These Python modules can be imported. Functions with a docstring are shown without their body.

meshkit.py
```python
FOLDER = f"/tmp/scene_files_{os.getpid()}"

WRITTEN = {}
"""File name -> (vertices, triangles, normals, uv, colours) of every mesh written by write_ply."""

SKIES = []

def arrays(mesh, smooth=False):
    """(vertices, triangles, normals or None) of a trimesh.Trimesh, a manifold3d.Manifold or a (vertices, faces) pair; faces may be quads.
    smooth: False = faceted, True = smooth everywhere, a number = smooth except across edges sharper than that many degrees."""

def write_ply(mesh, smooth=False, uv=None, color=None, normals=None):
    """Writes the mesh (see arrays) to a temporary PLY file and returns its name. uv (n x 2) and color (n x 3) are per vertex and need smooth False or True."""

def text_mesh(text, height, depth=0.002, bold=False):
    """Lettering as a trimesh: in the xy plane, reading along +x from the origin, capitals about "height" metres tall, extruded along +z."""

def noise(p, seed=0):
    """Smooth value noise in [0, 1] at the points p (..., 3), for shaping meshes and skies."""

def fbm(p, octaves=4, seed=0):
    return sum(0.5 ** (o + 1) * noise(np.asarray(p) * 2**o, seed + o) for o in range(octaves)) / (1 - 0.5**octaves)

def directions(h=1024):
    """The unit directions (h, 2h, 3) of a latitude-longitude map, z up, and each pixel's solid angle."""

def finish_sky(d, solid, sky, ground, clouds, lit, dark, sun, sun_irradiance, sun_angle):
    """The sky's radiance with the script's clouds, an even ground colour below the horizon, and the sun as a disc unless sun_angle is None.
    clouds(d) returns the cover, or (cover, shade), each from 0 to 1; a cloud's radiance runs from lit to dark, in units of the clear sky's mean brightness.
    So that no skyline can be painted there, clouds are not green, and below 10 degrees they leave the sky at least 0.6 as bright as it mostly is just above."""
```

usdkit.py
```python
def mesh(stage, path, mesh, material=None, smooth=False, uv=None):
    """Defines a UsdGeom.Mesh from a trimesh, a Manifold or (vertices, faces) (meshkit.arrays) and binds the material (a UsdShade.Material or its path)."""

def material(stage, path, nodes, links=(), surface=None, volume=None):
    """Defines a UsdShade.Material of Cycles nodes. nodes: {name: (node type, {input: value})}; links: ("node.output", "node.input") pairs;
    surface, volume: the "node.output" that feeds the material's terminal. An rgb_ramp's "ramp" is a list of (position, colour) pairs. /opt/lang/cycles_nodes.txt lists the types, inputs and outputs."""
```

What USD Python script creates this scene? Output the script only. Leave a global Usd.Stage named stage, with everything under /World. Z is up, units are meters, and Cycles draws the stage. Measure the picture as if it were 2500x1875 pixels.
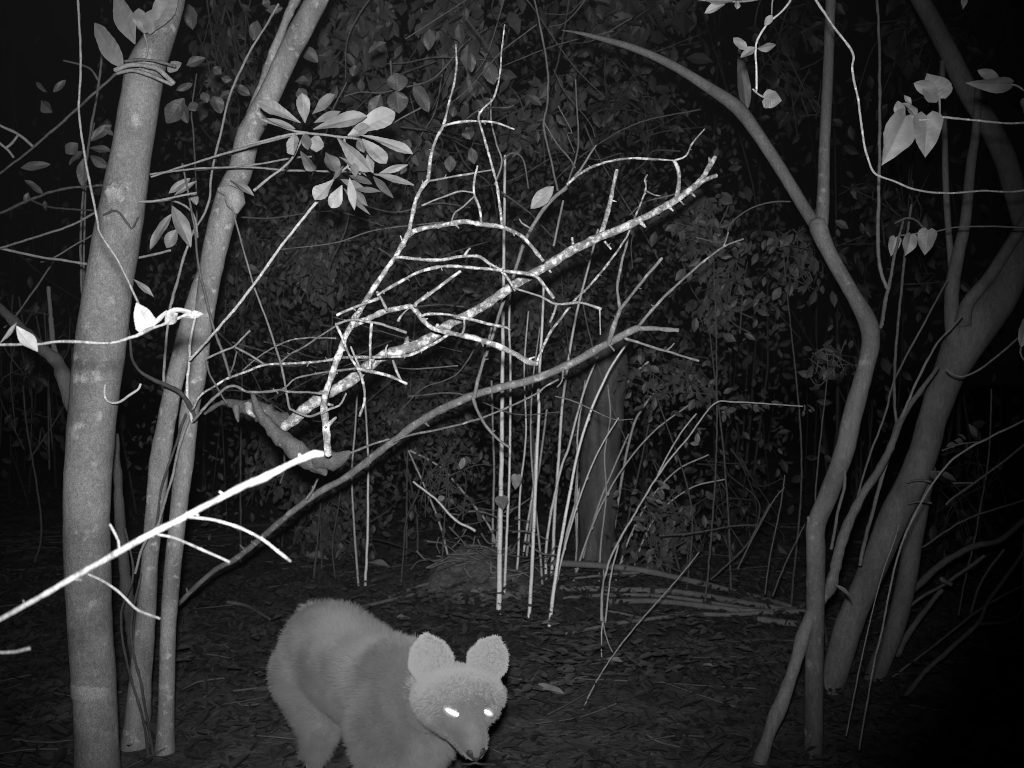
import math, random
import numpy as np, trimesh, manifold3d as m3, usdkit, meshkit
from pxr import Usd, UsdGeom, UsdLux, UsdShade, Gf, Sdf, Vt

stage = Usd.Stage.CreateInMemory()
UsdGeom.SetStageUpAxis(stage, 'Z')
UsdGeom.SetStageMetersPerUnit(stage, 1.0)
UsdGeom.Xform.Define(stage, '/World')
UsdGeom.Scope.Define(stage, '/World/Looks')

# ---------------------------------------------------------------- camera, sky, lamp, exposure
CAM_H, F, CX, CY = 0.9, 2680.0, 1250.0, 937.5
HAZE = 0.00019
cam = UsdGeom.Camera.Define(stage, '/World/camera')
cam.AddTranslateOp().Set(Gf.Vec3d(0, 0, CAM_H))
cam.AddRotateXOp().Set(90.0)
cam.CreateHorizontalApertureAttr(36.0)
cam.CreateFocalLengthAttr(36.0 * F / 2500.0)
cam.CreateClippingRangeAttr(Gf.Vec2f(0.05, 2000.0))
cam.CreateExposureAttr(0.0)
cam.CreateFStopAttr(10.5)
cam.CreateFocusDistanceAttr(2.1)

usdkit.material(stage, '/World/Looks/night_sky', {
    'sky': ('sky_texture', {'sky_type': 'single_scattering', 'sun_disc': False, 'sun_elevation': 0.35, 'sun_rotation': 2.6}),
    'bw': ('rgb_to_bw', {}),
    'bg': ('background_shader', {'strength': 0.00022})},
    [('sky.color', 'bw.color'), ('bw.val', 'bg.color')], surface='bg.background')
sky = UsdLux.DomeLight.Define(stage, '/World/sky')
UsdShade.MaterialBindingAPI.Apply(sky.GetPrim()).Bind(UsdShade.Material.Get(stage, '/World/Looks/night_sky'))
sky.GetPrim().SetCustomDataByKey('kind', 'structure')

# the infrared lamp of the trail camera, a few centimetres above its lens: the only lamp of this night
lamp = UsdLux.SphereLight.Define(stage, '/World/infrared_lamp')
lamp.CreateRadiusAttr(0.02)
lamp.CreateNormalizeAttr(True)
lamp.CreateIntensityAttr(190.0)
sh = UsdLux.ShapingAPI.Apply(lamp.GetPrim())
sh.CreateShapingConeAngleAttr(32.5)
sh.CreateShapingConeSoftnessAttr(1.0)
lamp.AddTranslateOp().Set(Gf.Vec3d(-0.01, -0.02, CAM_H + 0.07))
lamp.AddRotateZOp().Set(4.0)
lamp.AddRotateXOp().Set(92.0)

# ---------------------------------------------------------------- helpers
rng = np.random.default_rng(7)
UP = np.array([0, 0, 1.0])


def P(px, py, d):
    """the point d metres in front that the photograph shows at (px, py)"""
    return np.array([(px - CX) / F * d, d, CAM_H - (py - CY) / F * d])


def gd(py):
    """distance of level ground seen at row py"""
    return CAM_H * F / (py - CY)


def ground_z(x, y):
    x, y = np.asarray(x, float), np.asarray(y, float)
    p = np.stack([x, y, np.zeros_like(x)], -1)
    z = 0.10 * (meshkit.fbm(p * 0.7, 3, 5) - 0.5) + 0.05 * (meshkit.fbm(p * 3.1, 3, 9) - 0.5)
    z = z + 0.10 * np.exp(-(((x + 0.12) / 0.34) ** 2 + ((y - 5.1) / 0.35) ** 2))
    return z


names = {}


def free(path):
    n = names.get(path, 0)
    names[path] = n + 1
    return path if n == 0 else f'{path}_{n:03d}'


class Thing:
    def __init__(self, name, label, category, at=(0, 0, 0), group=None, kind=None):
        self.at = np.asarray(at, float)
        self.first = None
        self.path = free('/World/' + name)
        x = UsdGeom.Xform.Define(stage, self.path)
        x.AddTranslateOp().Set(Gf.Vec3d(*map(float, self.at)))
        p = x.GetPrim()
        p.SetCustomDataByKey('label', label)
        p.SetCustomDataByKey('category', category)
        n = len(label.split())
        assert 4 <= n <= 16, (n, label)
        if group: p.SetCustomDataByKey('group', group)
        if kind: p.SetCustomDataByKey('kind', kind)

    def part(self, name, mesh, mat, smooth=45, kind=None, label=None, under=None):
        v, f = mesh
        if name in ('node', 'knot', 'knob', 'bark_band', 'bark_scar', 'scar_ridge', 'bark_flake', 'stub', 'bud', 'bark_strip', 'coat', 'inner_ear') and self.first:
            under = self.first
        path = free((under or self.path) + '/' + name)
        self.first = self.first or path
        m = usdkit.mesh(stage, path, (np.asarray(v) - self.at, f), '/World/Looks/' + mat, smooth=smooth)
        if kind: m.GetPrim().SetCustomDataByKey('kind', kind)
        if label: m.GetPrim().SetCustomDataByKey('label', label)
        return path


def join(meshes):
    vs, fs, n = [], [], 0
    for v, f in meshes:
        vs.append(v); fs.append(np.asarray(f) + n); n += len(v)
    return np.vstack(vs), np.vstack(fs)


def spline(p, n):
    """Catmull-Rom through the rows of p"""
    p = np.asarray(p, float)
    if len(p) == 2:
        t = np.linspace(0, 1, n)[:, None]
        return p[0] * (1 - t) + p[1] * t
    q = np.vstack([2 * p[0] - p[1], p, 2 * p[-1] - p[-2]])
    seg = np.linalg.norm(np.diff(p[:, :3], axis=0), axis=1)
    s = np.concatenate([[0], np.cumsum(seg)])
    u = np.linspace(0, s[-1], n)
    k = np.clip(np.searchsorted(s, u, 'right') - 1, 0, len(p) - 2)
    t = ((u - s[k]) / np.maximum(seg[k], 1e-9))[:, None]
    a, b, c, d = q[k], q[k + 1], q[k + 2], q[k + 3]
    return 0.5 * (2 * b + (c - a) * t + (2 * a - 5 * b + 4 * c - d) * t ** 2 + (3 * b - a - 3 * c + d) * t ** 3)


def tube(c, r, sides=10, rough=0.0, seed=0, lump=0.0, cap=True):
    """c (n,3) centre line, r (n,) radii"""
    c, r = np.asarray(c, float), np.asarray(r, float)
    if cap:      # rounded ends
        t0, t1 = c[0] - c[1], c[-1] - c[-2]
        t0, t1 = t0 / (np.linalg.norm(t0) + 1e-12), t1 / (np.linalg.norm(t1) + 1e-12)
        c = np.vstack([c[0] + t0 * r[0] * .5, c, c[-1] + t1 * r[-1] * .3, c[-1] + t1 * r[-1] * .5])
        r = np.concatenate([[r[0] * .05], r, [r[-1] * .8, r[-1] * .05]])
    t = np.gradient(c, axis=0)
    t /= np.linalg.norm(t, axis=1, keepdims=True) + 1e-12
    a = np.zeros_like(c)
    ref = np.array([0, 1.0, 0]) if abs(t[0][1]) < 0.9 else np.array([1.0, 0, 0])
    a[0] = np.cross(t[0], ref); a[0] /= np.linalg.norm(a[0])
    for i in range(1, len(c)):
        v = a[i - 1] - t[i] * (a[i - 1] @ t[i]); a[i] = v / (np.linalg.norm(v) + 1e-12)
    b = np.cross(t, a)
    ang = np.arange(sides) * 2 * np.pi / sides
    ring = np.cos(ang)[None, :, None] * a[:, None] + np.sin(ang)[None, :, None] * b[:, None]
    rr = np.repeat(r[:, None], sides, 1)
    if rough or lump:
        base = c[:, None] + ring * rr[..., None]
        s = 1.0 / max(np.median(r), 1e-4)
        n1 = meshkit.fbm(base * s * 0.9, 3, seed) - 0.5
        rr = rr * (1 + rough * 2 * n1)
        if lump:
            n2 = meshkit.noise(np.stack([np.arange(len(c)) * 0.9, np.full(len(c), seed * 3.7), np.zeros(len(c))], -1), seed)
            rr = rr * (1 + lump * (n2[:, None] - 0.45))
    v = c[:, None] + ring * rr[..., None]
    i, j = np.meshgrid(np.arange(len(c) - 1), np.arange(sides), indexing='ij')
    q = np.stack([i * sides + j, i * sides + (j + 1) % sides, (i + 1) * sides + (j + 1) % sides, (i + 1) * sides + j], -1).reshape(-1, 4)
    f = np.vstack([q[:, [0, 1, 2]], q[:, [0, 2, 3]]])
    return v.reshape(-1, 3), f


seedc = [100]


def limb(pts, w, d, rough=0.18, lump=0.4, wob=0.3, step=None, nubs=0, slim=.8):
    """A limb along photograph points. pts: (x, y) or (x, y, width); w: (first, last) widths in px; d: distance or (first, last)."""
    seedc[0] += 1
    sd = seedc[0]
    pts = [tuple(p) for p in pts]
    thin = lambda w_: w_ * (slim + (1 - slim) * min(1, max(0, (w_ - 24) / 16)))
    seg = np.concatenate([[0], np.cumsum([math.hypot(b[0] - a[0], b[1] - a[1]) for a, b in zip(pts, pts[1:])])])
    s = seg / seg[-1]
    d0, d1 = d if isinstance(d, (tuple, list)) else (d, d)
    ds = d0 + (d1 - d0) * s
    ws = [thin(p[2] if len(p) > 2 else w[0] + (w[1] - w[0]) * t) for p, t in zip(pts, s)]
    rows = np.array([[*P(p[0], p[1], dd), ww * dd / F / 2] for p, dd, ww in zip(pts, ds, ws)])
    L = np.linalg.norm(np.diff(rows[:, :3], axis=0), axis=1).sum()
    rm = rows[:, 3].mean()
    n = int(np.clip(L / (step or max(rm * 1.2, 0.008)), 5, 220))
    out = spline(rows, n)
    c, r = out[:, :3], np.maximum(out[:, 3], 2e-4)
    if wob:
        u = np.linspace(0, L, n) / max(rm * 9, 0.03)
        env = np.minimum(1, np.minimum(np.arange(n), n - 1 - np.arange(n)) / 3.0)
        for k in range(3):
            c[:, k] += wob * env * r.clip(0.001) * 4 * (meshkit.fbm(np.stack([u, np.full(n, k * 7.1), np.full(n, sd * 1.3)], -1), 3, sd) - 0.5)
    sides = 6 if rm * F / ds.mean() < 5 else 9 if rm * F / ds.mean() < 12 else 20
    out = tube(c, r, sides, rough, sd, lump)
    if not nubs:
        return out
    rr = np.random.default_rng(sd)
    bits = [out]
    for _ in range(max(1, int(seg[-1] / nubs / 1.6))):
        k = int(rr.integers(2, max(3, n - 2)))
        tg = c[min(k + 1, n - 1)] - c[k - 1]; tg = tg / (np.linalg.norm(tg) + 1e-9)
        o = rr.normal(size=3); o -= tg * (o @ tg); o /= np.linalg.norm(o)
        ln = r[k] * rr.uniform(1.2, 3.2); rb = r[k] * rr.uniform(.35, .7)
        dr = o + tg * rr.uniform(-.2, .9)
        bits.append(tube(np.array([c[k], c[k] + dr * ln * .6, c[k] + dr * ln]), np.array([rb * 1.4, rb * .8, rb * .5]), 6))
    return join(bits)


LEAF_T0 = np.array([0, .08, .2, .35, .5, .65, .8, .92, 1.0])
LEAF_T = np.linspace(0, 1, 21)
SHAPES = {
    'oval': np.interp(LEAF_T, LEAF_T0, [.04, .3, .66, .92, 1, .93, .7, .36, .02]),
    'lance': np.interp(LEAF_T, LEAF_T0, [.04, .25, .55, .85, 1, .9, .62, .3, .02]),
    'paddle': np.interp(LEAF_T, LEAF_T0, [.06, .2, .42, .68, .9, 1, .95, .62, .06]),
    'heart': np.interp(LEAF_T, LEAF_T0, [.35, .85, 1, .98, .86, .66, .4, .16, .01]),
}


def leaf_mesh(base, tip, width, normal, shape='oval', fold=.32, curl=.12, wave=.1, seed=0):
    base, tip = np.asarray(base, float), np.asarray(tip, float)
    ax = tip - base; L = np.linalg.norm(ax); ax = ax / L
    nrm = normal - ax * (normal @ ax); nrm = nrm / (np.linalg.norm(nrm) + 1e-9)
    side = np.cross(ax, nrm)
    pr = SHAPES[shape] * width / 2
    r = np.random.default_rng(seed)
    cols = np.array([-1, -.7, -.4, -.08, 0, .08, .4, .7, 1])
    ph = r.uniform(0, 6, 2)
    edge = 1 + .07 * (meshkit.noise(np.stack([LEAF_T * 6, np.full(21, seed * 1.7), np.zeros(21)], -1), seed) - .5) * 2
    v = np.zeros((len(LEAF_T), 9, 3))
    for k, cc in enumerate(cols):
        back = -.1 * L * abs(cc) if shape == 'heart' else 0     # lobes reach behind the stalk
        lift = fold * width * .5 * (abs(cc) ** 1.2) + wave * width * np.sin(LEAF_T * 7 + ph[0] + cc * 2) * abs(cc) + .022 * width * np.sin(LEAF_T * 48 - abs(cc) * 7) * min(1, abs(cc) * 3)
        if abs(cc) < .01: lift = lift - .03 * width
        bend = -curl * L * (LEAF_T ** 2)
        jag = edge if abs(cc) == 1 else 1.0
        along = LEAF_T * L + back * (1 - LEAF_T) ** 3
        v[:, k] = base + along[:, None] * ax + (cc * pr * jag)[:, None] * side + (lift * pr / max(pr.max(), 1e-9) + bend)[:, None] * nrm
    n, m = v.shape[:2]
    i, j = np.meshgrid(np.arange(n - 1), np.arange(m - 1), indexing='ij')
    a = i * m + j
    q = np.stack([a, a + 1, a + m + 1, a + m], -1).reshape(-1, 4)
    return v.reshape(-1, 3), np.vstack([q[:, [0, 1, 2]], q[:, [0, 2, 3]]])


lseed = [0]


def leaf(b, t, w, d, shape='oval', tilt=(0, 0), dd=0.0, **k):
    """A single leaf from photograph point b to t, w px wide at distance d (tip dd metres nearer or farther)."""
    lseed[0] += 1
    base, tip = P(b[0], b[1], d), P(t[0], t[1], d + dd)
    nrm = np.array([tilt[0], -1.0, tilt[1]])
    return leaf_mesh(base, tip, w * d / F, nrm, shape, seed=lseed[0], **k)


SL_T = np.array([0, .3, .62, 1.0])
SL_W = np.array([.08, .85, .95, .03])


def leaf_batch(base, ax, nrm, L, W, fold=.2, curl=.2):
    """many small leaves as one mesh; all arguments are arrays of n rows"""
    base, ax, nrm = map(lambda x: np.asarray(x, float), (base, ax, nrm))
    ax = ax / np.linalg.norm(ax, axis=1, keepdims=True)
    nrm = nrm - ax * (nrm * ax).sum(1, keepdims=True)
    nrm = nrm / (np.linalg.norm(nrm, axis=1, keepdims=True) + 1e-9)
    side = np.cross(ax, nrm)
    n = len(base)
    v = np.zeros((n, 4, 3, 3))
    for k, cc in enumerate((-1, 0, 1)):
        v[:, :, k] = (base[:, None] + (SL_T * L[:, None])[..., None] * ax[:, None] + (cc * .5 * SL_W * W[:, None])[..., None] * side[:, None]
                      + ((fold * .5 * abs(cc) * SL_W * W[:, None]) - curl * L[:, None] * SL_T ** 2)[..., None] * nrm[:, None])
    i, j = np.meshgrid(np.arange(3), np.arange(2), indexing='ij')
    a = i * 3 + j
    q = np.stack([a, a + 1, a + 4, a + 3], -1).reshape(-1, 4)
    f = np.vstack([q[:, [0, 1, 2]], q[:, [0, 2, 3]]])
    f = (f[None] + np.arange(n)[:, None, None] * 12).reshape(-1, 3)
    return v.reshape(-1, 3), f


# ---------------------------------------------------------------- materials (all grey: the picture is infrared)
def g(v): return (v, v, v)


def bark(name, lo, hi, scale=14, spots=None, bump=.35, rough=.85, stretch=.35):
    nodes = {
        'co': ('geometry', {}),
        'mp': ('mapping', {'scale': (1, 1, stretch)}),
        'n1': ('noise_texture', {'scale': scale, 'detail': 6, 'roughness': .62}),
        'r1': ('rgb_ramp', {'ramp': [(.3, g(lo)), (.7, g(hi))]}),
        'n2': ('noise_texture', {'scale': scale * 14, 'detail': 4, 'roughness': .7}),
        'r2': ('rgb_ramp', {'ramp': [(.3, g(.6)), (.7, g(1.0))]}),
        'mul': ('mix_color', {'blend_type': 'multiply', 'fac': 1.0}),
        'n4': ('noise_texture', {'scale': 420, 'detail': 2, 'roughness': .6}),
        'r4': ('rgb_ramp', {'ramp': [(.32, g(.62)), (.68, g(1.3))]}),
        'gr': ('mix_color', {'blend_type': 'multiply', 'fac': 1.0, 'use_clamp': False}),
        'bp': ('bump', {'strength': bump, 'distance': .004}),
        'p': ('principled_bsdf', {'roughness': rough, 'specular_ior_level': .25})}
    links = [('co.position', 'mp.vector'), ('mp.vector', 'n1.vector'), ('mp.vector', 'n2.vector'), ('n1.fac', 'r1.fac'), ('n2.fac', 'r2.fac'),
             ('r1.color', 'mul.a'), ('r2.color', 'mul.b'), ('n2.fac', 'bp.height'), ('bp.normal', 'p.normal'),
             ('co.position', 'n4.vector'), ('n4.fac', 'r4.fac'), ('r4.color', 'gr.b'), ('gr.result', 'p.base_color')]
    if spots:
        sc, val, lo_t, hi_t = spots
        nodes |= {'n3': ('noise_texture', {'scale': sc, 'detail': 3, 'roughness': .6}),
                  'r3': ('rgb_ramp', {'ramp': [(lo_t, g(0)), (hi_t, g(1))]}),
                  'mx': ('mix_color', {'blend_type': 'mix', 'b': g(val)})}
        links += [('co.position', 'n3.vector'), ('n3.fac', 'r3.fac'), ('r3.color', 'mx.fac'), ('mul.result', 'mx.a'), ('mx.result', 'gr.a')]
    else:
        links += [('mul.result', 'gr.a')]
    usdkit.material(stage, '/World/Looks/' + name, nodes, links, surface='p.BSDF')


def leafmat(name, lo, hi, rough=.5, trans=.3, island=True, spec=.35):
    nodes = {
        'ge': ('geometry', {}),
        'n1': ('noise_texture', {'scale': 60, 'detail': 5, 'roughness': .6}),
        'ri': ('rgb_ramp', {'ramp': [(0, g(lo)), (1, g(hi))]}),
        'rn': ('rgb_ramp', {'ramp': [(.3, g(.75)), (.7, g(1.05))]}),
        'mul': ('mix_color', {'blend_type': 'multiply', 'fac': 1.0, 'use_clamp': False}),
        'bp': ('bump', {'strength': .25, 'distance': .002}),
        'p': ('principled_bsdf', {'roughness': rough, 'specular_ior_level': spec}),
        't': ('translucent_bsdf', {}),
        'mx': ('mix_closure', {'fac': trans})}
    links = [('ge.position', 'n1.vector'), ('ge.random_per_island' if island else 'n1.fac', 'ri.fac'), ('n1.fac', 'rn.fac'), ('ri.color', 'mul.a'), ('rn.color', 'mul.b'),
             ('mul.result', 'p.base_color'), ('mul.result', 't.color'), ('n1.fac', 'bp.height'), ('bp.normal', 'p.normal'), ('p.BSDF', 'mx.closure1'), ('t.BSDF', 'mx.closure2')]
    usdkit.material(stage, '/World/Looks/' + name, nodes, links, surface='mx.closure')


bark('bark_left', .085, .185, 9, spots=(26, .2, .6, .72), bump=.6, stretch=.8)
bark('bark_left_pale', .18, .26, 30, bump=.3)
bark('bark_second', .10, .23, 22, spots=(38, .3, .58, .72), bump=.4)
bark('bark_rough', .035, .07, 30, bump=.7)
bark('bark_right', .06, .125, 14, spots=(30, .14, .60, .75), bump=.25)
bark('bark_right_big', .07, .17, 9, bump=.3)
bark('bark_far', .04, .16, 24, bump=.8, stretch=.15)
bark('dead_wood', .12, .29, 55, spots=(75, .72, .46, .72), bump=.8)
bark('dead_wood_plain', .11, .22, 30, spots=(60, .36, .55, .75), bump=.3)
bark('dead_log', .05, .12, 40, spots=(70, .5, .70, .76), bump=.6)
bark('twig_pale', .32, .5, 60, spots=(120, .7, .58, .68), bump=.3)
bark('twig_grey', .12, .22, 60, bump=.3)
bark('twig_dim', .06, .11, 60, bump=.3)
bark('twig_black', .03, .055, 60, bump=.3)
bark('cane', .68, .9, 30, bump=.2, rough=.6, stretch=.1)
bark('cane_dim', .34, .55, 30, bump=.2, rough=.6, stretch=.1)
leafmat('leaf_center', .08, .3, trans=.3)
bark('pole', .11, .19, 18, bump=.6)
bark('near_twig', .07, .27, 110, bump=.3)
leafmat('leaf_pale', .24, .36, trans=.2)
leafmat('leaf_mid', .15, .26, trans=.25)
leafmat('leaf_heart', .24, .32, trans=.25)
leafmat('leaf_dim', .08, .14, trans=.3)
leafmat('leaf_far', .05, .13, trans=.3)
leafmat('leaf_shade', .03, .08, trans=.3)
leafmat('litter', .03, .3, rough=.8, trans=.1, spec=.2)
leafmat('litter_pale', .16, .28, rough=.8, trans=.1, spec=.2)
usdkit.material(stage, '/World/Looks/soil', {
    'ge': ('geometry', {}),
    'n1': ('noise_texture', {'scale': 7, 'detail': 8, 'roughness': .65}),
    'n2': ('noise_texture', {'scale': 60, 'detail': 6, 'roughness': .7}),
    'r': ('rgb_ramp', {'ramp': [(.3, g(.04)), (.7, g(.16))]}),
    'r2': ('rgb_ramp', {'ramp': [(.35, g(.5)), (.7, g(1.3))]}),
    'm': ('mix_color', {'blend_type': 'multiply', 'fac': 1.0, 'use_clamp': False}),
    'bp': ('bump', {'strength': .9, 'distance': .02}),
    'p': ('principled_bsdf', {'roughness': .95, 'specular_ior_level': .15})},
    [('ge.position', 'n1.vector'), ('ge.position', 'n2.vector'), ('n1.fac', 'r.fac'), ('n2.fac', 'r2.fac'), ('r.color', 'm.a'), ('r2.color', 'm.b'),
     ('m.result', 'p.base_color'), ('n2.fac', 'bp.height'), ('bp.normal', 'p.normal')], surface='p.BSDF')
usdkit.material(stage, '/World/Looks/pale_soil', {
    'ge': ('geometry', {}),
    'n1': ('noise_texture', {'scale': 7, 'detail': 8, 'roughness': .65}),
    'n2': ('noise_texture', {'scale': 60, 'detail': 6, 'roughness': .7}),
    'r': ('rgb_ramp', {'ramp': [(.3, g(.09)), (.7, g(.2))]}),
    'r2': ('rgb_ramp', {'ramp': [(.35, g(.5)), (.7, g(1.3))]}),
    'm': ('mix_color', {'blend_type': 'multiply', 'fac': 1.0, 'use_clamp': False}),
    'bp': ('bump', {'strength': .9, 'distance': .02}),
    'p': ('principled_bsdf', {'roughness': .95, 'specular_ior_level': .15})},
    [('ge.position', 'n1.vector'), ('ge.position', 'n2.vector'), ('n1.fac', 'r.fac'), ('n2.fac', 'r2.fac'), ('r.color', 'm.a'), ('r2.color', 'm.b'),
     ('m.result', 'p.base_color'), ('n2.fac', 'bp.height'), ('bp.normal', 'p.normal')], surface='p.BSDF')
usdkit.material(stage, '/World/Looks/fur', {
    'ge': ('geometry', {}),
    'n1': ('noise_texture', {'scale': 7, 'detail': 6, 'roughness': .6}),
    'r': ('rgb_ramp', {'ramp': [(.36, g(.055)), (.64, g(.125))]}),
    'p': ('principled_bsdf', {'roughness': .8, 'specular_ior_level': .2, 'sheen_weight': .2})},
    [('ge.position', 'n1.vector'), ('n1.fac', 'r.fac'), ('r.color', 'p.base_color')], surface='p.BSDF')
usdkit.material(stage, '/World/Looks/fur_pale', {
    'p': ('principled_bsdf', {"base_color": g(.17), "roughness": .8, 'specular_ior_level': .2})}, [], surface='p.BSDF')
usdkit.material(stage, '/World/Looks/eye', {
    'p': ('principled_bsdf', {'base_color': g(.95), 'metallic': 1.0, 'roughness': .55})}, [], surface='p.BSDF')
usdkit.material(stage, '/World/Looks/nose', {
    'p': ('principled_bsdf', {'base_color': g(.02), 'roughness': .6, 'specular_ior_level': .2})}, [], surface='p.BSDF')

usdkit.material(stage, '/World/Looks/night_air', {'v': ('principled_volume', {'color': g(.9), 'density': HAZE, 'anisotropy': 0.0})}, [], volume='v.volume')
bx = trimesh.creation.box([1400, 1700, 14.0])
bx.apply_translation([0, 150, 5.0])
hz = usdkit.mesh(stage, '/World/haze', bx, '/World/Looks/night_air')
hz.GetPrim().SetCustomDataByKey('kind', 'stuff')

# ---------------------------------------------------------------- forest floor
xs = np.unique(np.concatenate([np.linspace(-600, -8, 24), np.linspace(-8, -3.2, 40), np.linspace(-3.2, 3.2, 200), np.linspace(3.2, 8, 40), np.linspace(8, 600, 24)]))
ys = np.unique(np.concatenate([np.linspace(-600, 0, 20), np.linspace(0, 2, 20), np.linspace(2, 7, 200), np.linspace(7, 14, 60), np.linspace(14, 900, 30)]))
X, Y = np.meshgrid(xs, ys)
Z = ground_z(X, Y)
nx, ny = len(xs), len(ys)
i, j = np.meshgrid(np.arange(ny - 1), np.arange(nx - 1), indexing='ij')
a = i * nx + j
q = np.stack([a, a + 1, a + nx + 1, a + nx], -1).reshape(-1, 4)
floor = usdkit.mesh(stage, '/World/forest_floor', (np.stack([X, Y, Z], -1).reshape(-1, 3), q), '/World/Looks/soil', smooth=True)
floor.GetPrim().SetCustomDataByKey('kind', 'structure')


def litter(n, y0, y1, lmin, lmax, up):
    y = np.sqrt(rng.uniform(y0 ** 2, y1 ** 2, n)) if y0 < 5 else rng.uniform(y0, y1, n)
    x = rng.uniform(-.56, .56, n) * y
    ang = rng.uniform(0, 6.283, n)
    el = rng.normal(0.15, up, n)
    ax = np.stack([np.cos(ang) * np.cos(el), np.sin(ang) * np.cos(el), np.sin(el)], -1)
    nrm = np.stack([rng.normal(0, .45, n), rng.normal(0, .45, n), np.ones(n)], -1)
    L = rng.uniform(lmin, lmax, n)
    base = np.stack([x, y, ground_z(x, y) + rng.uniform(.002, .02, n)], -1)
    return leaf_batch(base, ax, nrm, L, L * rng.uniform(.35, .65, n), fold=.3, curl=rng.uniform(-.2, .45, n)[:, None])


t = Thing('leaf_litter', 'dark layer of fallen leaves covering the whole forest floor', 'leaf litter', kind='stuff')
t.part('fallen_leaves', join([litter(15000, 1.9, 5.5, .015, .045, .35), litter(1500, 1.9, 5.5, .045, .075, .3), litter(2500, 3.4, 5.2, .02, .045, .8), litter(7000, 5.5, 11, .04, .08, .3)]), 'litter', smooth=False, kind='stuff')
v, f = [], []
tw = []
for k in range(420):
    y = math.sqrt(rng.uniform(2.2 ** 2, 7 ** 2)); x = rng.uniform(-.55, .55) * y
    an = rng.uniform(0, 6.283); L = rng.uniform(.08, .35)
    dx, dy = math.cos(an) * L / 2, math.sin(an) * L / 2
    p = np.array([[x - dx, y - dy, 0], [x + rng.normal(0, .01), y + rng.normal(0, .01), 0], [x + dx, y + dy, 0]])
    p[:, 2] = ground_z(p[:, 0], p[:, 1]) + rng.uniform(.005, .025, 3)
    tw.append(tube(spline(p, 5), np.linspace(.0035, .0015, 5), 5))
t.part('fallen_twigs', join(tw), 'twig_dim', smooth=True, kind='stuff')

n = 900
y = rng.uniform(3.0, 5.0, n); x = rng.normal(.15, .55, n)
kk = meshkit.noise(np.stack([x * 3, y * 3, x * 0], -1), 8) > .48
x, y = x[kk], y[kk]
B_, A_, N_, L_ = [], [], [], []
for x_, y_ in zip(x, y):
    z_ = float(ground_z(np.array([x_]), np.array([y_]))[0]); h_ = rng.uniform(.02, .09)
    for k in range(int(rng.integers(2, 6))):
        an = rng.uniform(0, 6.283)
        B_.append([x_, y_, z_ + h_]); A_.append([math.cos(an), math.sin(an), rng.uniform(-.1, .6)]); N_.append([rng.normal(0, .3), -.4, 1.0]); L_.append(rng.uniform(.015, .045))
L_ = np.array(L_)
t = Thing('ground_cover', 'sparse tiny seedlings and leaf tips on the lit middle of the floor', 'ground cover', kind='stuff')
t.part('seedling_leaves', leaf_batch(B_, A_, N_, L_, L_ * .55), 'leaf_center', smooth=False, kind='stuff')

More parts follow.
